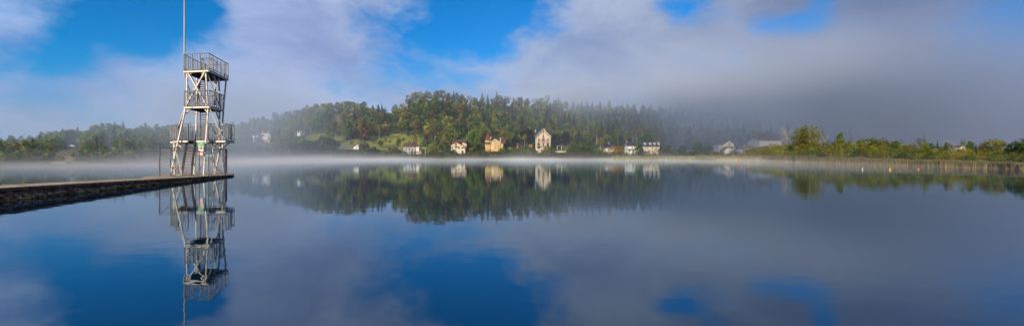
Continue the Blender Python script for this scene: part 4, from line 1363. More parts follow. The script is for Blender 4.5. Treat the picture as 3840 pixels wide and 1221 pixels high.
# ------------------------------------------------------------------ fence round the foot of the tower
def fence():
    L, M, Rr, B1, B0 = Vector((-30.15, 36.75, 0)), Vector((-27.75, 39.3, 0)), Vector((-28.3, 42.3, 0)), Vector((-32.0, 48.2, 0)), Vector((-37.6, 48.4, 0))
    e = empty('mesh_fence', (L.x, L.y, deck_z(L.y)), 'wire mesh fence closing off the foot of the diving tower', 'fence')
    o = Vector(e.location)
    TOPZ = 2.82
    wire = pm('fence_wire', (0.30, 0.30, 0.29), None, 3, .5, .4)
    def at(p, z): return Vector((p.x, p.y, z)) - o
    for p, zb in ((L, deck_z(L.y)), (M, -.25), (Rr, -.2), (B1, .12), (B0, .12), (L.lerp(B0, .5), .15), (Rr.lerp(B1, .5), .1)):
        mb = MB(); mb.tube([at(p, zb), at(p, TOPZ + .05)], .045, 8); mb.build('post', GREY_STEEL, e)
    for p, q in ((L, M), (M, Rr), (Rr, B1), (B1, B0), (B0, L)):
        mb = MB(); mb.tube([at(p, TOPZ), at(q, TOPZ)], .03, 6); mb.build('top_rail', GREY_STEEL, e)
        d = (q - p); ln = d.length; d.normalize()
        mb = MB(); zb = deck_z((p.y + q.y) / 2) + .06
        H = TOPZ - zb
        if p is B0:          # welded panel with square grid
            for i in range(int(ln / .9)): mb.beam(at(p + d * (i * .9), zb), at(p + d * (i * .9), TOPZ), .010)
            for j in range(9): mb.beam(at(p, zb + H * j / 8), at(q, zb + H * j / 8), .010)
            mb.build('grid_panel', wire, e); continue
        st = .32
        nmax = int((ln + H) / st)
        for i in range(-int(H / st) - 1, int(ln / st) + 2):
            for sgn in (1, -1):
                u0 = i * st if sgn == 1 else i * st + H
                # line u = u0 + sgn * (z - zb)
                za, zz = zb, TOPZ
                ua, ub = u0, u0 + sgn * H
                pts = []
                for (s0, z0), (s1, z1) in (((ua, za), (ub, zz)),):
                    t0, t1 = 0.0, 1.0
                    ds = s1 - s0
                    for lim, sg in ((0, 1), (ln, -1)):
                        f0, f1 = (s0 - lim) * sg, (s1 - lim) * sg
                        if f0 < 0 and f1 < 0: t0, t1 = 1, 0; break
                        if f0 < 0: t0 = max(t0, f0 / (f0 - f1))
                        if f1 < 0: t1 = min(t1, f0 / (f0 - f1))
                    if t1 - t0 > .02:
                        mb.beam(at(p + d * (s0 + ds * t0), z0 + (z1 - z0) * t0), at(p + d * (s0 + ds * t1), z0 + (z1 - z0) * t1), .010)
        mb.build('wire_mesh', wire, e)
    # gate leaf standing ajar inside the front
    g0 = Vector((-29.9, 37.6, 0)); g1 = Vector((-28.4, 39.0, 0))
    mb = MB()
    for p in (g0, g1): mb.beam(at(p, deck_z(38) + .05), at(p, 2.55), .06)
    mb.beam(at(g0, 2.55), at(g1, 2.55), .05); mb.beam(at(g0, .35), at(g1, .35), .05)
    g = mb.build('gate', GREY_STEEL, e)
    mb = MB(); mb.box(-.16, .16, -.015, .015, -.07, .07); s = mb.build('plate', pm('green_plate', (0.02, 0.26, 0.12), None, 3, .5), g); s.location = at(g0.lerp(g1, .15), 1.75)
    # red and white barrier tape
    RW = [pm('tape_white', (0.75, 0.72, 0.70), None, 3, .5), pm('tape_red', (0.55, 0.04, 0.03), None, 3, .5)]
    for lab, a, b, za, zb_ in (('red and white tape slanting from the gate top', Vector((-29.85, 37.5, 0)), Vector((-29.55, 37.9, 0)), 2.55, 2.85),
                              ('red and white tape tied low on the gate', Vector((-29.85, 37.5, 0)), Vector((-29.2, 38.05, 0)), 1.05, 1.0),
                              ('red and white tape on the right fence post', Vector((-28.4, 42.35, 0)), Vector((-28.15, 42.2, 0)), 1.9, 2.3)):
        mb = MB(); n = 6
        for i in range(n):
            p, q2 = a.lerp(b, i / n), a.lerp(b, (i + 1) / n); z0, z1 = za + (zb_ - za) * i / n + .03 * math.sin(i * 1.4), za + (zb_ - za) * (i + 1) / n + .03 * math.sin((i + 1) * 1.4)
            mb.quad((p.x, p.y, z0 - .05), (q2.x, q2.y, z1 - .05), (q2.x, q2.y, z1 + .05), (p.x, p.y, z0 + .05), i % 2)
        tag(mb.build('barrier_tape', RW), lab, 'tape')
    GT = pm('green_rag', (0.10, 0.42, 0.30), (0.5, 0.55, 0.5), 5, .7)
    mb = MB(); a, b = T(771, 583.5, -.5) + BASE, T(795, 582, -.5) + BASE
    for i in range(8):
        p, q2 = a.lerp(b, i / 8), a.lerp(b, (i + 1) / 8); w0, w1 = .04 * math.sin(i * 2.1), .04 * math.sin(i * 2.1 + 2.1)
        mb.quad(p + Vector((0, 0, -.07 + w0)), q2 + Vector((0, 0, -.07 + w1)), q2 + Vector((0, 0, .06 + w1)), p + Vector((0, 0, .06 + w0)))
    tag(mb.build('tape_strip', GT), 'torn pale green strip tied across the fence below the orange plaque', 'tape')


fence()


# ------------------------------------------------------------------ signs
def text_mesh(body, size, mat, parent, loc, shear=0.0, name='lettering', w=None):
    cu = bpy.data.curves.new('txt', 'FONT'); cu.body = body; cu.size = size; cu.align_x = 'CENTER'; cu.align_y = 'CENTER'
    cu.extrude = .004; cu.shear = shear; cu.offset = size * .025; cu.resolution_u = 3; cu.space_line = .95
    ob = bpy.data.objects.new('txt', cu); C.objects.link(ob)
    dg = bpy.context.evaluated_depsgraph_get()
    me = bpy.data.meshes.new_from_object(ob.evaluated_get(dg))
    bpy.data.objects.remove(ob)
    me.materials.clear(); me.materials.append(mat)
    o = link(name, me, parent); o.rotation_euler = (R(90), 0, 0); o.location = loc
    if w:
        xs = [v.co.x for v in me.vertices]; o.scale = (w / (max(xs) - min(xs)),) * 2 + (1,)
    return o


def signs():
    GREEN = pm('sign_green', (0.01, 0.30, 0.09), None, 2, .5); WH = pm('sign_white', (0.80, 0.78, 0.74), None, 2, .5); OR = pm('sign_orange', (0.80, 0.27, 0.01), None, 2, .5); GY = pm('sign_grey', (0.25, 0.25, 0.27), None, 2, .5)
    ang = math.atan2(TU.y, TU.x)

    def board(name, label, x0, y0, x1, y1, mat, roll=0.0):
        b = -.62
        a, c = T(x0, (y0 + y1) / 2, b) + BASE, T(x1, (y0 + y1) / 2, b) + BASE
        ce = (a + c) / 2; w = (c - a).length; h = (y1 - y0) / F * ce.y
        e = empty(name, ce, label, 'sign'); e.rotation_euler = (0, roll, ang)
        mb = MB(); mb.box(-w / 2, w / 2, -.012, .012, -h / 2, h / 2); mb.build('panel', mat, e)
        return e, w, h
    e, w, h = board('notice_sign', 'green sign with white lettering, topmost of three on the tower', 738.5, 531.7, 768.5, 547, GREEN, R(-2))
    text_mesh('PLONGEOIR', .17, WH, e, (0.0, -.014, h * .25), .25, w=w * .72)
    text_mesh('AIRE NON', .15, WH, e, (-w * .08, -.014, 0), .25, w=w * .5)
    text_mesh('SURVEILLÉE', .17, WH, e, (-.02, -.014, -h * .25), .25, w=w * .68)
    e, w, h = board('warning_sign', 'white sign with orange disc, middle one of three on the tower', 744.3, 547.3, 763.3, 567.2, WH, R(3))
    mb = MB(); mb.lathe([(0, 0), (h * .34, 0), (h * .34, .012), (0, .012)], 24)
    d = mb.build('disc', OR, e); d.rotation_euler = (R(90), 0, 0); d.location = (0, -.012, h * .13)
    mb = MB()
    for s in (-1, 1):
        x = s * w * .21
        mb.prism([(x - .085, -.028, h * .12), (x + .085, -.028, h * .12), (x + .05, -.028, h * .33), (x - .02, -.028, h * .33)], (0, .003, 0))
        mb.box(x - .06, x + .06, -.028, -.025, -h * .07, h * .0)
    mb.build('pictogram', WH, e)
    mb = MB(); mb.box(-w * .36, w * .36, -.027, -.0245, h * .035, h * .085); mb.build('stripe', GY, e)
    e, w, h = board('orange_plaque', 'orange plaque with faded white lines, lowest of three on the tower', 742.3, 570, 761.3, 583.6, OR, R(-2))
    for i, (zz, ww) in enumerate(((.24, .6), (.02, .74), (-.14, .7))):
        mb = MB(); mb.box(-w * ww / 2, w * ww / 2, -.016, -.0125, h * zz - .03, h * zz + .03); mb.build('text_line', WH, e)
    mb = MB(); mb.box(w * .36, w * .43, -.016, -.0125, -h * .4, h * .42); mb.build('text_line', WH, e)


signs()


# ------------------------------------------------------------------ buoys
def buoys():
    O1 = pm('buoy_orange', (0.62, 0.14, 0.04), (0.45, 0.09, 0.03), 4, .5); Y1 = pm('buoy_yellow', (0.70, 0.46, 0.05), (0.55, 0.34, 0.04), 4, .5); W1 = pm('buoy_white', (0.8, 0.78, 0.7), None, 4, .5)
    def base(px, py, lab, cat='buoy', name='buoy', tilt=(0, 0)):
        D = CZ / ((py - HY) / F)
        e = empty(name, W(px, py, D), lab, cat); e.rotation_euler = (tilt[0], tilt[1], 0.4); return e, D / F * .78
    e, s = base(2765, 618.5, 'small orange buoy alone, nearest the foggy gabled house', tilt=(.1, .25))
    mb = MB(); mb.lathe([(0, -.15), (3.4 * s, -.1), (3.8 * s, 2 * s), (3 * s, 5 * s), (1.2 * s, 8.6 * s), (0, 9 * s)], 14); mb.build('float', O1, e, True)
    mb = MB(); mb.lathe([(.12, 0), (.2, .04), (.12, .1)], 10, 0, (0, 0, 9 * s)); mb.build('ring', O1, e)
    e, s = base(2804, 617, 'orange buoy with white upright fin on top', tilt=(0, -.1))
    mb = MB(); mb.lathe([(0, -.15), (4.6 * s, -.1), (5 * s, 1.5 * s), (3.6 * s, 4.4 * s), (0, 5.2 * s)], 14); mb.build('float', O1, e, True)
    mb = MB(); mb.prism([(3 * s, -.06, 3 * s), (5 * s, -.06, 3.4 * s), (6.2 * s, -.06, 8.6 * s), (4.6 * s, -.06, 8 * s)], (0, .12, 0)); mb.build('fin', W1, e)
    e, s = base(3234, 636, 'leaning white and yellow spar buoy', name='spar_buoy', tilt=(0, .32))
    mb = MB(); mb.tube([(0, 0, -.2), (0, 0, 4 * s), (0, 0, 9.5 * s)], [1.6 * s, 1.6 * s, 1.0 * s], 10); mb.build('float', W1, e, True)
    mb = MB(); mb.tube([(0, 0, 9.5 * s), (0, 0, 12 * s)], [1.0 * s, .5 * s], 10); mb.build('cap', Y1, e)
    e, s = base(3338, 637, 'yellow cone shaped buoy', tilt=(0, -.3))
    mb = MB(); mb.lathe([(0, -.12), (3.4 * s, -.08), (4.4 * s, 2.4 * s), (3.6 * s, 4.6 * s), (1.6 * s, 8.6 * s), (0, 9 * s)], 14); mb.build('float', Y1, e, True)
    mb = MB(); mb.lathe([(.06, 0), (.11, .03), (.06, .07)], 10, 0, (0, 0, 9 * s)); mb.build('ring', O1, e)
    e, s = base(3443, 636, 'orange red flat buoy with white end near the right bank', tilt=(0, .05))
    mb = MB(); mb.lathe([(0, -.1), (5 * s, -.05), (5.6 * s, 1.6 * s), (3.4 * s, 4.4 * s), (0, 5.6 * s)], 14); mb.build('float', O1, e, True)
    mb = MB(); mb.prism([(4 * s, -.05, 1.8 * s), (6.6 * s, -.05, 1.8 * s), (6.8 * s, -.05, 5.8 * s), (5.4 * s, -.05, 5 * s)], (0, .1, 0)); mb.build('fin', W1, e)


buoys()


# ------------------------------------------------------------------ near and far bank planting
WLINE = [(2300, 600.5), (2640, 598.5), (2700, 600), (2850, 602.5), (2938, 607), (3176, 616), (3280, 619.4), (3403, 623), (3546, 628), (3704, 632), (3840, 637), (4600, 660)]


def reed_D(px): return CZ / ((ip(WLINE, px) - HY) / F)


def reeds():
    rng = np.random.default_rng(11)
    V, T_ = [], []
    def add(px, back, h, w, kind, r):
        D = reed_D(px) + back
        x = (px - CX) / F * D
        a = r.uniform(0, math.pi); dx, dy = math.cos(a) * w, math.sin(a) * w
        lx, ly = r.normal(0, .10) * h, r.normal(0, .10) * h
        z0 = -.05
        k = r.uniform(.8, 1.2)
        tan = np.array((0.52, 0.33, 0.14)) * k; gr = np.array((0.17, 0.185, 0.075)) * k; pl = np.array((0.20, 0.125, 0.08)) * k
        if kind == 1: tan, gr, pl = np.array((0.40, 0.36, 0.18)) * k, np.array((0.30, 0.30, 0.13)) * k, np.array((0.30, 0.26, 0.12)) * k
        zs = [0, .34, .8, 1.0]; cs = [tan, tan * .6 + gr * .4, gr, pl]
        ws = [1, 1, .9, 1.3 if r.random() < .6 else .3]
        for i in range(3):
            f0, f1 = zs[i], zs[i + 1]
            p = [(x - dx * ws[i] + lx * f0 ** 2, D - dy * ws[i] + ly * f0 ** 2, z0 + h * f0), (x + dx * ws[i] + lx * f0 ** 2, D + dy * ws[i] + ly * f0 ** 2, z0 + h * f0),
                 (x + dx * ws[i + 1] + lx * f1 ** 2, D + dy * ws[i + 1] + ly * f1 ** 2, z0 + h * f1), (x - dx * ws[i + 1] + lx * f1 ** 2, D - dy * ws[i + 1] + ly * f1 ** 2, z0 + h * f1)]
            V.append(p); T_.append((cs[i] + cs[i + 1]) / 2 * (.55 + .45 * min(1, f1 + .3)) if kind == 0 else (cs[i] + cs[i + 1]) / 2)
    HT = [(2600, 2.6), (2750, 2.5), (2938, 2.3), (3176, 1.75), (3280, 1.55), (3546, 1.35), (3840, 1.15), (4600, 1.1)]
    for i in range(36000):
        px = rng.uniform(2610, 4300)
        hmod = 1 + .28 * mnoise.noise(Vector((px * .02, 0, 0)))
        D = reed_D(px)
        if D > 240: continue
        edge = .3 * mnoise.noise(Vector((px * .05, 4, 0))) + .3
        add(px, edge + rng.uniform(0, 1) ** 1.3 * 5.0, ip(HT, px) * hmod * rng.uniform(.7, 1.08), .012 * D / 80 + .006, 0, rng)
    for i in range(9000):
        px = 2270 + 490 * rng.uniform(0, 1) ** .55
        D = min(reed_D(px), 255)
        add(px, rng.uniform(0, 1) * 12, rng.uniform(.9, 2.2), .07, 1, rng)
    V = np.array(V, np.float32).reshape(-1, 3)
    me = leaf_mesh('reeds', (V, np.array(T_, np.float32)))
    o = link('reeds', me); o.color = (1, 1, 1, 1)
    tag(o, 'band of tall tan and green reeds along the water edge of the right bank', 'reeds', kind='stuff')


reeds()


def right_bank():
    rng = random.Random(21)
    # scrub: overlapping mounds in three rows
    TOPS = [(2790, 568), (2830, 554), (2868, 537), (2930, 540), (3000, 530), (3090, 530), (3180, 528), (3260, 531), (3330, 535), (3400, 536), (3450, 550), (3500, 546), (3560, 550), (3640, 562), (3700, 565), (3760, 562), (3840, 550), (4200, 530)]
    cols = [(0.201, 0.184, 0.028), (0.149, 0.166, 0.032), (0.114, 0.140, 0.032), (0.228, 0.201, 0.032), (0.088, 0.114, 0.028), (0.175, 0.149, 0.038)]
    for row, (back, k) in enumerate(((16, 1.0), (10, .86), (5.5, .66))):
        px = 2795.0 + row * 9
        while px < 4000:
            D = reed_D(px) + back * (1 + (px < 3000) * .8) * rng.uniform(.85, 1.2)
            gz = ground_px(px, D)
            yt = ip(TOPS, px) + rng.uniform(-3, 7)
            yb = HY - (gz - CZ) / D * F
            h = max(.6, (yb - yt) / F * D) * k * rng.uniform(.85, 1.05)
            if px > 2800 + 0 * row and h > .5:
                far = px < 2840
                dark = row == 0 and rng.random() < .25
                lab = ['tall olive scrub at the back of the right bank', 'rounded yellow green scrub in the middle of the right bank', 'low scrub just behind the reeds of the right bank'][row]
                plant('shrub', ((px - CX) / F * D, D, gz - .1), h, rng.uniform(.72, .95), rng.choice(SHRUB), None, jitter(cols[4] if dark else rng.choice(cols), rng, .15), lab, 'shrub', ['back scrub of the right bank', 'middle scrub of the right bank', 'front scrub of the right bank'][row], rng.randrange(999), parts=False)
            px += max(11, h / D * F * .62) * rng.uniform(.85, 1.2)
    # trees of the right bank: px centre, top row, width px, depth behind the reeds, crown list, trunk, colour, label
    L = [
        (3036, 452, 100, 18, BIRCH_FINE, TRUNK_PALE, (0.201, 0.184, 0.032), 'tallest broad birch of the right bank', 'birch_tree'),
        (2998, 468, 66, 16, BIRCH_FINE, TRUNK_PALE, (0.175, 0.184, 0.035), 'smaller birch leaning on the left of the tallest birch', 'birch_tree'),
        (3150, 490, 36, 22, FINE, TRUNK, (0.149, 0.210, 0.026), 'bright green narrow tree between tallest birch and twin crowns', 'broadleaf_tree'),
        (3226, 512, 30, 22, FINE, TRUNK, (0.123, 0.131, 0.049), 'small grey green tree in the middle of the right bank', 'broadleaf_tree'),
        (3262, 508, 50, 20, FINE, TRUNK, (0.088, 0.131, 0.032), 'dark green tree left of the twin crowns', 'broadleaf_tree'),
        (3300, 510, 52, 18, FINE, TRUNK, (0.105, 0.149, 0.032), 'rounded green tree, right one of the twin crowns', 'broadleaf_tree'),
        (3358, 522, 40, 18, FINE, TRUNK, (0.175, 0.210, 0.032), 'light green bushy tree rising from scrub', 'broadleaf_tree'),
        (3466, 526, 30, 9, FINE, TRUNK, (0.184, 0.193, 0.026), 'narrow ivy covered dead trunk with bare twigs above', 'ivy_tree'),
        (3500, 542, 44, 15, FINE, TRUNK, (0.096, 0.140, 0.032), 'low dark green tree right of the ivy trunk', 'broadleaf_tree'),
        (3556, 528, 46, 12, FINE, TRUNK_PALE, (0.105, 0.123, 0.038), 'dark tree with pale dead branches', 'broadleaf_tree'),
        (3609, 514, 26, 12, SPARSE, TRUNK_PALE, (0.158, 0.166, 0.052), 'thin pale stemmed birch', 'birch_tree'),
        (3640, 522, 44, 13, FINE, TRUNK, (0.096, 0.149, 0.035), 'green tree beside the thin birch', 'broadleaf_tree'),
        (3636, 553, 34, 7, FINE, None, (0.333, 0.263, 0.026), 'yellowing bush below the thin birch', 'shrub'),
        (3722, 512, 80, 13, FINE, TRUNK, (0.219, 0.210, 0.032), 'large golden green tree near the right end', 'broadleaf_tree'),
        (3690, 540, 54, 12, FINE, TRUNK, (0.175, 0.175, 0.035), 'lower golden tree left of the large golden one', 'broadleaf_tree'),
        (3812, 522, 66, 10, FINE, TRUNK, (0.070, 0.114, 0.028), 'dark green tree at the right end of the bank', 'broadleaf_tree'),
        (3868, 508, 80, 9, FINE, TRUNK, (0.079, 0.123, 0.028), 'dark tree cut by the right edge of the picture', 'broadleaf_tree'),
    ]
    for i, (px, yt, w, back, crowns, trunks, col, lab, nm) in enumerate(L):
        D = reed_D(px) + back
        gz = ground_px(px, D); x = (px - CX) / F * D
        h = CZ + (HY - yt) / F * D - gz
        wm = w / F * D
        # squash sideways a little: crowns are about .62 wide per metre of height
        base_w = .66 if crowns is BIRCH_FINE else .62
        plant(nm, (x, D, gz - .1), h, wm / h / base_w * .92, rng.choice(crowns), rng.choice(trunks) if trunks else None, jitter(col, rng, .08), lab, 'tree' if nm != 'shrub' else 'shrub', None, 50 + i)
    # bare trees
    for px, yt, w, back, lab, s in ((2952, 485, 46, 20, 'pale leafless tree left of the birches', 0), (3092, 512, 28, 16, 'small pinkish bare tree right of the birches', 1), (3574, 533, 26, 9, 'leafless dead tree beside the dark tree', 2)):
        D = reed_D(px) + back; gz = ground_px(px, D); h = CZ + (HY - yt) / F * D - gz
        e = empty('bare_tree', ((px - CX) / F * D, D, gz - .1), lab, 'tree'); e.scale = (h * w / F * D / h / .5 / 1.0 * 1.0,) * 2 + (h * 1.05,)
        e.scale = (w / F * D / .62, w / F * D / .62, h * 1.02)
        link('trunk', TRUNK_BARE[s], e)
    D = reed_D(3466) + 9; gz = ground_px(3466, D); mb = MB()
    a = W(3464, 545, D); 
    mb.tube([a, W(3468, 515, D), W(3460, 500, D)], [.05, .035, .01], 5); mb.tube([W(3467, 520, D), W(3474, 509, D), W(3473, 505, D)], [.03, .02, .006], 4); mb.tube([W(3465, 507, D), W(3456, 498, D)], [.02, .006], 4); mb.tube([W(3466, 532, D), W(3476, 527, D)], [.02, .006], 4)
    o = mb.build('bare_twig', BARK, None, offset=a); o.location = a
    tag(o, 'bare twisted twig standing above the ivy trunk', 'twig')
    # ghostly trees in the fog behind
    for px, yt, w, D, crowns, lab in ((3190, 480, 26, 330, CONI, 'grey conifer lost in fog behind the right bank'), (3515, 523, 16, 190, CONI, 'pointed fir silhouetted in mist right of the ivy trunk'), (3450, 512, 36, 200, SPARSE, 'faint leafy tree in mist behind the ivy trunk'), (3488, 533, 40, 190, BROAD, 'misty round tree beside the pointed fir')):
        gz = ground_px(px, D); h = CZ + (HY - yt) / F * D - gz
        plant('foggy_tree', ((px - CX) / F * D, D, gz - .1), h, max(.3, w / F * D / h / .5), crowns[1], TRUNK[0], (0.052, 0.070, 0.052), lab, 'tree')


right_bank()


def feature_trees():
    rng = random.Random(33)
    dkp = (0.035, 0.023, 0.025)
    # centre px, top row, foot row, width px, depth, crowns, trunk, colour, name, label
    L = [
        (1977, 473, 550, 66, 335, BROAD, TRUNK, dkp, 'copper_beech', 'dark purple beech left of the tall villa'),
        (2112, 488, 552, 62, 336, BROAD, TRUNK, dkp, 'copper_beech', 'dark purple beech right of the tall villa'),
        (1912, 468, 548, 50, 345, BROAD, TRUNK, (0.088, 0.184, 0.049), 'broadleaf_tree', 'fresh green round tree between turret house and purple beech'),
        (1775, 482, 566, 74, 325, BROAD, TRUNK, (0.201, 0.236, 0.025), 'broadleaf_tree', 'large yellow green tree between chalet and turret house'),
        (1800, 500, 566, 60, 318, BROAD, TRUNK, (0.123, 0.175, 0.028), 'broadleaf_tree', 'green tree just left of the red turret'),
        (1682, 458, 545, 60, 350, BROAD, TRUNK, (0.245, 0.254, 0.052), 'broadleaf_tree', 'light olive dome shaped tree above the chalet'),
        (1632, 456, 540, 48, 355, BROAD, TRUNK, (0.158, 0.210, 0.052), 'broadleaf_tree', 'pointed green tree left of the olive dome tree'),
        (1658, 480, 550, 46, 340, BROAD, TRUNK, (0.193, 0.210, 0.052), 'broadleaf_tree', 'smaller olive tree below the dome tree'),
        (1605, 502, 552, 40, 335, BROAD, TRUNK, (0.105, 0.070, 0.052), 'broadleaf_tree', 'brownish purple tree above the white cottage annex'),
        (1366, 440, 505, 34, 352, CONI, TRUNK, (0.228, 0.096, 0.061), 'copper_conifer', 'rusty brown conifer at the edge of the meadow'),
        (1330, 432, 512, 42, 358, CONI, TRUNK_PALE, (0.052, 0.079, 0.038), 'conifer_tree', 'dark tall conifer beside the rusty brown one'),
        (1308, 455, 512, 34, 355, CONI, TRUNK_PALE, (0.061, 0.088, 0.044), 'conifer_tree', 'second dark conifer left of the rusty brown one'),
        (1228, 415, 462, 36, 400, BROAD, TRUNK, (0.052, 0.079, 0.038), 'broadleaf_tree', 'dark round tree at the head of the yellow grass strip'),
        (1438, 398, 440, 38, 430, BROAD, TRUNK, (0.088, 0.149, 0.052), 'broadleaf_tree', 'rounded green tree just below the ridge grass'),
        (1365, 524, 578, 50, 297, BROAD, TRUNK, (0.114, 0.131, 0.045), 'broadleaf_tree', 'dark oak right of the farmhouse gable'),
        (1394, 545, 584, 40, 293, BROAD, TRUNK, (0.123, 0.149, 0.052), 'broadleaf_tree', 'low round tree right of the dark oak'),
        (1230, 510, 590, 90, 292, BROAD, TRUNK, (0.070, 0.088, 0.045), 'broadleaf_tree', 'large dark tree left of the farmhouse'),
        (1178, 520, 592, 80, 288, BROAD, TRUNK, (0.079, 0.096, 0.045), 'broadleaf_tree', 'broad dusky tree behind the shore mist below the small white house'),
        (1130, 530, 592, 64, 285, BROAD, TRUNK, (0.088, 0.105, 0.045), 'broadleaf_tree', 'dusky tree with hazy foot, left of the broad one'),
        (1075, 522, 590, 60, 288, BROAD, TRUNK_PALE, (0.131, 0.158, 0.045), 'broadleaf_tree', 'grey green shore tree below and right of the modern house'),
        (1495, 505, 520, 24, 318, BROAD, None, (0.088, 0.131, 0.052), 'meadow_bush', 'dark round bush alone in the meadow'),
        (1472, 540, 578, 50, 294, BROAD, TRUNK, (0.096, 0.149, 0.044), 'broadleaf_tree', 'green shore tree left of the white cottage'),
        (1545, 559, 578, 16, 293, CONI, TRUNK, (0.088, 0.105, 0.035), 'small_fir', 'small fir in front of the white cottage'),
        (1557, 563, 577, 11, 294, BROAD, TRUNK, (0.123, 0.123, 0.035), 'garden_bush', 'small leafy bush before the cottage annex'),
        (1595, 515, 582, 50, 300, SPARSE, TRUNK_PALE, (0.105, 0.140, 0.070), 'broadleaf_tree', 'feathery grey green tree right of the white cottage'),
        (1628, 524, 588, 46, 290, BROAD, TRUNK_PALE, (0.166, 0.193, 0.061), 'birch_tree', 'pale stemmed birch between cottage and chalet'),
        (1652, 520, 586, 32, 296, SPARSE, TRUNK_PALE, (0.210, 0.193, 0.088), 'bare_birch', 'thin whitish birch just left of the chalet'),
        (1700, 556, 576, 34, 295, BROAD, None, (0.061, 0.096, 0.032), 'garden_hedge_tree', 'dark clipped tree in front of the chalet'),
        (2058, 540, 584, 62, 300, WEEP, TRUNK, (0.158, 0.184, 0.045), 'willow', 'weeping willow in front of the tall villa'),
        (1958, 536, 590, 40, 298, WEEP, TRUNK_PALE, (0.149, 0.175, 0.052), 'birch_tree', 'hanging birch below the left purple beech'),
        (1988, 540, 590, 44, 297, WEEP, TRUNK_PALE, (0.131, 0.166, 0.052), 'birch_tree', 'second hanging birch, nearer the villa'),
        (1925, 548, 590, 36, 298, WEEP, TRUNK_PALE, (0.114, 0.149, 0.052), 'birch_tree', 'hanging birch below the wooden shed'),
        (2253, 506, 566, 40, 296, SPARSE, TRUNK_PALE, (0.298, 0.228, 0.052), 'autumn_tree', 'tall thin tree with yellowing crown left of the bungalow'),
        (2313, 541, 590, 52, 290, FINE, TRUNK_PALE, (0.420, 0.228, 0.052), 'golden_bush', 'golden brown autumn bush in front of the bungalow'),
        (2397, 516, 566, 38, 290, BROAD, TRUNK, (0.096, 0.158, 0.035), 'broadleaf_tree', 'green tree in front of the dormer house'),
        (2615, 514, 582, 48, 282, BROAD, TRUNK, (0.070, 0.131, 0.044), 'broadleaf_tree', 'tall green tree on the flat shore left of the gabled house'),
        (2562, 540, 582, 40, 285, BROAD, TRUNK, (0.052, 0.088, 0.038), 'broadleaf_tree', 'low dark tree left of the tall green shore tree'),
        (2652, 542, 582, 44, 282, BROAD, TRUNK, (0.079, 0.114, 0.038), 'broadleaf_tree', 'low green tree right of the tall green shore tree'),
        (2500, 540, 586, 60, 288, BROAD, TRUNK, (0.105, 0.123, 0.042), 'broadleaf_tree', 'olive tree at the right end of the dormer house'),
        (2178, 522, 586, 60, 296, BROAD, TRUNK, (0.096, 0.149, 0.038), 'broadleaf_tree', 'green tree right of the villa pergola'),
        (2148, 530, 588, 50, 294, BROAD, TRUNK, (0.131, 0.166, 0.042), 'broadleaf_tree', 'lighter green tree right of the villa pergola'),
        (2214, 492, 550, 36, 320, BROAD, TRUNK, (0.061, 0.105, 0.035), 'broadleaf_tree', 'dark columnar tree left of the yellowing thin tree'),
        (1002, 545, 590, 44, 285, BROAD, TRUNK, (0.088, 0.114, 0.044), 'broadleaf_tree', 'dusky tree below the modern house terrace'),
        (982, 520, 538, 17, 335, BROAD, None, (0.061, 0.088, 0.052), 'garden_bush', 'dark bush against the stone base of the modern house'),
        (250, 482, 545, 66, 148, BROAD, TRUNK, (0.061, 0.105, 0.035), 'broadleaf_tree', 'dark green dome tree on the skyline above the hill chalet'),
        (215, 515, 575, 46, 142, BROAD, TRUNK, (0.052, 0.079, 0.032), 'broadleaf_tree', 'dark tree left of the hill chalet'),
        (365, 466, 545, 66, 160, BROAD, TRUNK, (0.096, 0.131, 0.052), 'broadleaf_tree', 'tall round crowned tree on the left skyline, hazy'),
        (438, 463, 545, 60, 164, BROAD, TRUNK, (0.088, 0.123, 0.052), 'broadleaf_tree', 'hazy dome tree on the skyline nearest the tower'),
    ]
    for i, (px, yt, yb, w, D, crowns, trunks, col, nm, lab) in enumerate(L):
        x = (px - CX) / F * D; gz = ground(x, D)
        zb = min(CZ + (HY - yb) / F * D, gz) if abs(CZ + (HY - yb) / F * D - gz) < 4 else gz
        h = CZ + (HY - yt) / F * D - zb
        bw = {id(CONI): .36, id(WEEP): .74, id(SPARSE): .52}.get(id(crowns), .62)
        plant(nm, (x, D, zb - .15), h, w / F * D / h / bw, crowns[i % len(crowns)], rng.choice(trunks) if trunks else None, jitter(col, rng, .06), lab, 'bush' if 'bush' in nm else 'tree', None, 100 + i)
    # skyline trees, one by one along the ridge
    S = [(1050, 424, 30), (1085, 414, 26), (1112, 408, 26), (1140, 400, 26), (1165, 395, 28), (1190, 386, 28), (1215, 386, 26), (1240, 380, 28), (1268, 378, 30), (1296, 376, 30), (1322, 378, 28), (1350, 384, 24),
         (1362, 386, 14), (1376, 394, 14), (1398, 391, 16), (1420, 396, 14), (1432, 388, 14), (1482, 388, 15),
         (1532, 352, 26), (1556, 342, 30), (1580, 338, 30), (1604, 334, 28), (1630, 335, 30), (1656, 334, 34), (1682, 345, 28), (1708, 346, 26), (1732, 350, 28), (1758, 355, 26), (1785, 362, 18),
         (1808, 346, 18), (1828, 353, 18), (1852, 362, 24), (1876, 352, 34), (1902, 356, 30), (1926, 364, 20), (1948, 370, 18), (1975, 366, 24), (2004, 362, 28), (2030, 362, 28), (2052, 352, 24), (2076, 374, 18), (2100, 368, 20), (2126, 376, 18),
         (2150, 374, 20), (2180, 378, 18), (2222, 380, 14), (2250, 377, 16), (2283, 372, 20), (2335, 382, 14), (2352, 376, 16), (2380, 384, 16), (2410, 384, 18), (2440, 388, 16), (2475, 388, 18), (2510, 392, 18), (2550, 396, 18)]
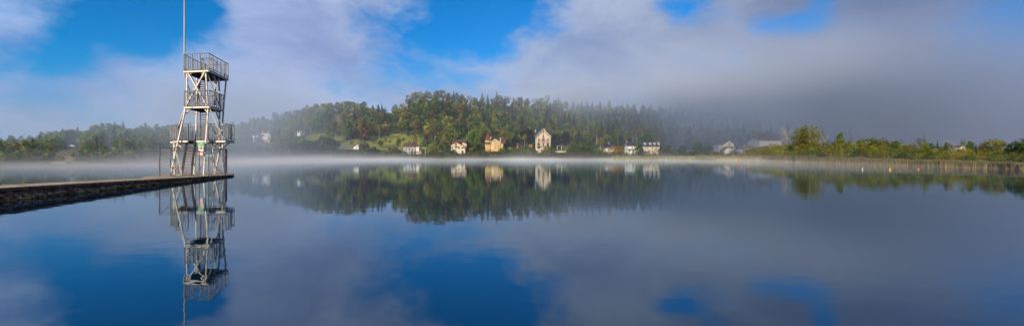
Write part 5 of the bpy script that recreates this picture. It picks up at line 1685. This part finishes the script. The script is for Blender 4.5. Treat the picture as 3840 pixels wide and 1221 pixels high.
    for i, (px, yt, w) in enumerate(S):
        D = ip(D1, px) * 1.01; x = (px - CX) / F * D; gz = ground(x, D)
        h = max(5.0, CZ + (HY - yt) / F * D - gz)
        con = px > 2130 or 1360 < px < 1440 or px in (1808, 1828, 1948, 2076, 1926)
        g, wh = zone(px)
        crowns = CONI if con else (SPARSE if i % 2 and px > 1700 else BROAD)
        bw = .36 if con else .5
        plant('ridge_conifer' if con else 'ridge_tree', (x, D, gz - .3), h, max(.45, min(1.5, w / F * D / h / bw)), crowns[i % len(crowns)], (TRUNK_PALE if i % 3 == 0 else TRUNK)[i % 3], jitter((0.070, 0.096, 0.052) if con else (0.123, 0.140, 0.061), rng, .2),
              ('pointed conifer' if con else 'broad crowned tree') + ' on the skyline ' + {'grass slope wood': 'left of the ridge grass', 'modern house wood': 'above the modern house', 'ridge wood': 'above the meadow'}.get(g, 'above the ' + g.replace(' wood', '')), 'tree', ('conifers' if con else 'trees') + ' on the skyline of the ' + g, i, parts=False)


def meadow_trees():
    rng = random.Random(77)
    spots = [(1300, 528, 18), (1318, 546, 16), (1352, 530, 22), (1386, 522, 20), (1402, 540, 26), (1424, 516, 24), (1428, 552, 26), (1446, 532, 16), (1462, 546, 22), (1456, 514, 18), (1512, 530, 12), (1530, 512, 16), (1556, 520, 16), (1578, 530, 22), (1590, 545, 24), (1604, 556, 30), (1618, 540, 26), (1648, 556, 30), (1662, 542, 28)]
    for i, (px, pf, hp) in enumerate(spots):
        df, d1 = ip(DF, px), ip(D1, px)
        best = min((abs(HY - (ground_px(px, D) - CZ) / D * F - pf), D) for D in np.arange(df, d1 * .8, 2.0))
        D = best[1]; x = (px - CX) / F * D
        plant('meadow_tree', (x, D, ground(x, D) - .1), hp / F * D * rng.uniform(1, 1.4), rng.uniform(.9, 1.4), rng.choice(BROAD + SPARSE[:2]), rng.choice(TRUNK), jitter(rng.choice([(0.10, 0.14, 0.04), (0.16, 0.18, 0.045), (0.08, 0.11, 0.04)]), rng), 'small round tree dotted over the open grass slope behind the white cottage', 'tree', 'small trees on the meadow', i)


feature_trees()
meadow_trees()


SCRUB = [(540, 572), (800, 566), (900, 562), (1000, 570), (1100, 572), (1180, 574), (1230, 554), (1285, 558), (1298, 566), (1345, 566), (1420, 570), (1500, 578), (1580, 578), (1620, 562), (1690, 572), (1730, 576), (1770, 566), (1820, 562), (1850, 564), (1890, 556), (1930, 560), (2000, 566), (2020, 574), (2105, 573), (2140, 552), (2220, 558), (2270, 566), (2320, 574), (2360, 572), (2420, 566), (2470, 560), (2560, 566), (2690, 570), (2760, 566), (2860, 562)]


def shore_scrub():
    """bushes along the far water edge, from the tower to the reeds"""
    rng = random.Random(44)
    px = 560.0
    while px < 2860:
        for row in (0, 1):
            D = ip(D0, px) + (4 + 9 * row) * ip(D0, px) / 272 + rng.uniform(-1, 2)
            p = px + rng.uniform(-8, 8)
            if 2320 < p < 2860 and row == 0: continue
            D = ip(D0, p) + (5 + 10 * row) * ip(D0, p) / 272 + (14 if p > 2320 else 0)
            x = (p - CX) / F * D; gz = ground(x, D)
            h = max(.9, CZ + (HY - ip(SCRUB, p) - rng.uniform(-4, 5)) / F * D - gz) * (1.0 if row else .62)
            c = rng.choice([(0.088, 0.105, 0.049), (0.123, 0.131, 0.061), (0.070, 0.096, 0.044), (0.149, 0.149, 0.061)])
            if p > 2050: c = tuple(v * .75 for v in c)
            seg = next(k for k in ((560, 'behind the diving tower'), (900, 'below the modern house'), (1150, 'below the farmhouse and meadow'), (1590, 'below the chalet'), (1800, 'below the turret house'), (1920, 'below the tall villa'), (2140, 'below the bungalow'), (2330, 'below the dormer house'), (2520, 'before the foggy gabled house'))[::-1] if p >= k[0] - 40)
            plant('shore_shrub', (x, D, gz - .15), h, rng.uniform(.7, 1.1), rng.choice(SHRUB_FAR), None, jitter(c, rng, .2), 'rounded shore bush at the far water edge ' + seg[1], 'shrub', 'shore bushes ' + seg[1], rng.randrange(999), parts=False)
        px += 17 * rng.uniform(.8, 1.3)
    # left shore fringe
    px = -40.0
    while px < 640:
        D = ip(D0, px) + rng.uniform(3, 7); x = (px - CX) / F * D; gz = ground(x, D)
        h = rng.uniform(.6, 1.7) * D / 110
        plant('shore_shrub', (x, D, gz - .1), h, rng.uniform(.8, 1.3), rng.choice(SHRUB_FAR), None, jitter(rng.choice([(0.123, 0.131, 0.061), (0.079, 0.105, 0.044)]), rng, .2), 'rounded bush at the water edge of the left shore', 'shrub', 'shore bushes of the left shore', rng.randrange(999), parts=False)
        px += 24 * rng.uniform(.8, 1.4)


shore_scrub()


# ------------------------------------------------------------------ mist
def mist_box(name, label, x0, x1, y0, y1, z0, z1, build, step, g=0.0):
    mb = MB(); mb.box(x0, x1, y0, y1, z0, z1)
    m, k, out = newmat(name + '_volume')
    geo = k.new('ShaderNodeNewGeometry').outputs['Position']
    dens, col = build(k, geo)
    v = k.new('ShaderNodeVolumePrincipled')
    v.inputs['Anisotropy'].default_value = g
    k.put(v.inputs['Density'], dens); k.put(v.inputs['Color'], col)
    k.l.new(v.outputs[0], out.inputs['Volume'])
    m.cycles.volume_step_rate = step
    o = mb.build(name, m)
    tag(o, label, 'mist', kind='stuff')


def gauss(k, pos, c, r, amp):
    d = k.vm('LENGTH', k.vm('DIVIDE', k.vm('SUBTRACT', pos, tuple(c)), r), out='v')
    return k.m('MULTIPLY', k.m('EXPONENT', k.m('MULTIPLY', k.m('MULTIPLY', d, d), -1.0)), amp)


def lake_mist(k, pos):
    s = k.new('ShaderNodeSeparateXYZ'); k.put(s.inputs[0], pos)
    n = k.noise(k.vm('MULTIPLY', pos, (0.02, 0.03, 0.25)), 1.0, 3, .55)
    lay = k.m('EXPONENT', k.m('MULTIPLY', s.outputs[2], k.m('MULTIPLY', k.m('MULTIPLY', k.ramp(n, .3, .7, 1.5, .75), k.ramp(k.noise(k.vm('MULTIPLY', pos, (0.022, 0.007, 0.0)), 1.0, 4, .6), .3, .7, 1.7, .6)), -1.0)))
    start = k.ramp(s.outputs[1], 55, 215, 0.0, 1.0)
    right = k.m('MULTIPLY', k.ramp(s.outputs[0], 22, 60, 0.0, 1.0), k.ramp(s.outputs[1], 44, 66, 0, 1))
    left = k.m('MULTIPLY', k.ramp(s.outputs[0], -72, -34, 1.0, 0.0), k.ramp(s.outputs[1], 40, 74, 0, 1))
    den = k.m('MAXIMUM', k.m('MULTIPLY', start, k.ramp(s.outputs[0], 40, 110, 0.0145, 0.007)), k.m('MAXIMUM', k.m('MULTIPLY', left, 0.030), k.m('MULTIPLY', right, 0.0055)))
    big = k.noise(k.vm('MULTIPLY', pos, (0.030, 0.006, 0.0)), 1.0, 4, .6)
    den = k.m('MULTIPLY', den, k.ramp(big, .32, .68, .25, 1.6))
    den = k.m('MULTIPLY', k.m('MULTIPLY', den, lay), k.ramp(n, .25, .75, .5, 1.5))
    return den, (0.93, 0.95, 1.0, 1)


mist_box('lake_mist', 'thin white morning mist lying on the water along the far shore', -330, 330, 40, 300, .03, 9, lake_mist, 0.8, -0.25)


def hill_mist(k, pos):
    nz = k.new('ShaderNodeTexNoise'); k.put(nz.inputs['Vector'], pos); nz.inputs['Scale'].default_value = .012; nz.inputs['Detail'].default_value = 3
    q = k.vm('ADD', pos, k.vm('MULTIPLY', k.vm('SUBTRACT', nz.outputs['Color'], (.5, .5, .5)), (150, 60, 50)))
    B = [
        (W(830, 400, 375), (85, 48, 24), .0060), (W(700, 470, 240), (50, 50, 16), .0035), (W(990, 410, 400), (60, 60, 18), .0040), (W(640, 520, 185), (50, 42, 14), .0095),
        (W(480, 540, 125), (34, 26, 11), .006),
        (W(1640, 335, 455), (85, 60, 14), .0035), (W(2000, 350, 460), (110, 60, 13), .0024), (W(2330, 350, 470), (100, 70, 11), .0024),
        (W(2740, 320, 440), (80, 90, 16), .0052), (W(2850, 505, 300), (45, 34, 18), .0065),
        (W(3170, 520, 380), (68, 100, 60), .020), (W(3500, 540, 400), (240, 130, 60), .016),
    ]
    B += [(W(2600, 378, 415), (95, 60, 12), .0105), (W(2360, 360, 440), (60, 60, 9), .0045), (W(470, 590, 112), (34, 16, 6), .012), (W(900, 560, 240), (50, 30, 9), .005)]
    f = None
    for c, r, a in B:
        g = gauss(k, q, c, r, a); f = g if f is None else k.m('ADD', f, g)
    f = k.m('MULTIPLY', f, k.ramp(nz.outputs['Fac'], .3, .7, .55, 1.45))
    f = k.m('ADD', f, 0.0001)
    s = k.new('ShaderNodeSeparateXYZ'); k.put(s.inputs[0], pos)
    col = k.mix(k.ramp(s.outputs[0], 10, 130), (0.72, 0.86, 1.0), (0.42, 0.54, 0.74))  # shadow under the low cloud put into the mist colour
    col = k.mix(k.ramp(s.outputs[0], 200, 340), col, (0.52, 0.63, 0.88))
    col = k.mix(k.m('MULTIPLY', k.ramp(s.outputs[2], 36, 62), k.ramp(s.outputs[0], 300, 200)), col, (0.80, 0.88, 1.0))
    return f, col


mist_box('hill_mist', 'drifting low cloud and haze in front of the wooded hill', -330, 760, 96, 600, .6, 118, hill_mist, 1.2, -0.1)

# ------------------------------------------------------------------ render settings
sc.render.engine = 'CYCLES'
cy = sc.cycles
cy.use_adaptive_sampling = True; cy.adaptive_threshold = 0.02
cy.max_bounces = 5; cy.diffuse_bounces = 1; cy.glossy_bounces = 3; cy.transmission_bounces = 3; cy.volume_bounces = 0; cy.transparent_max_bounces = 12
cy.use_denoising = True
cy.sample_clamp_indirect = 4.0
cy.use_fast_gi = False
cy.caustics_reflective = False; cy.caustics_refractive = False
cy.volume_max_steps = 256
sc.view_settings.view_transform = 'Standard'; sc.view_settings.look = 'None'; sc.view_settings.exposure = 0; sc.view_settings.gamma = 1
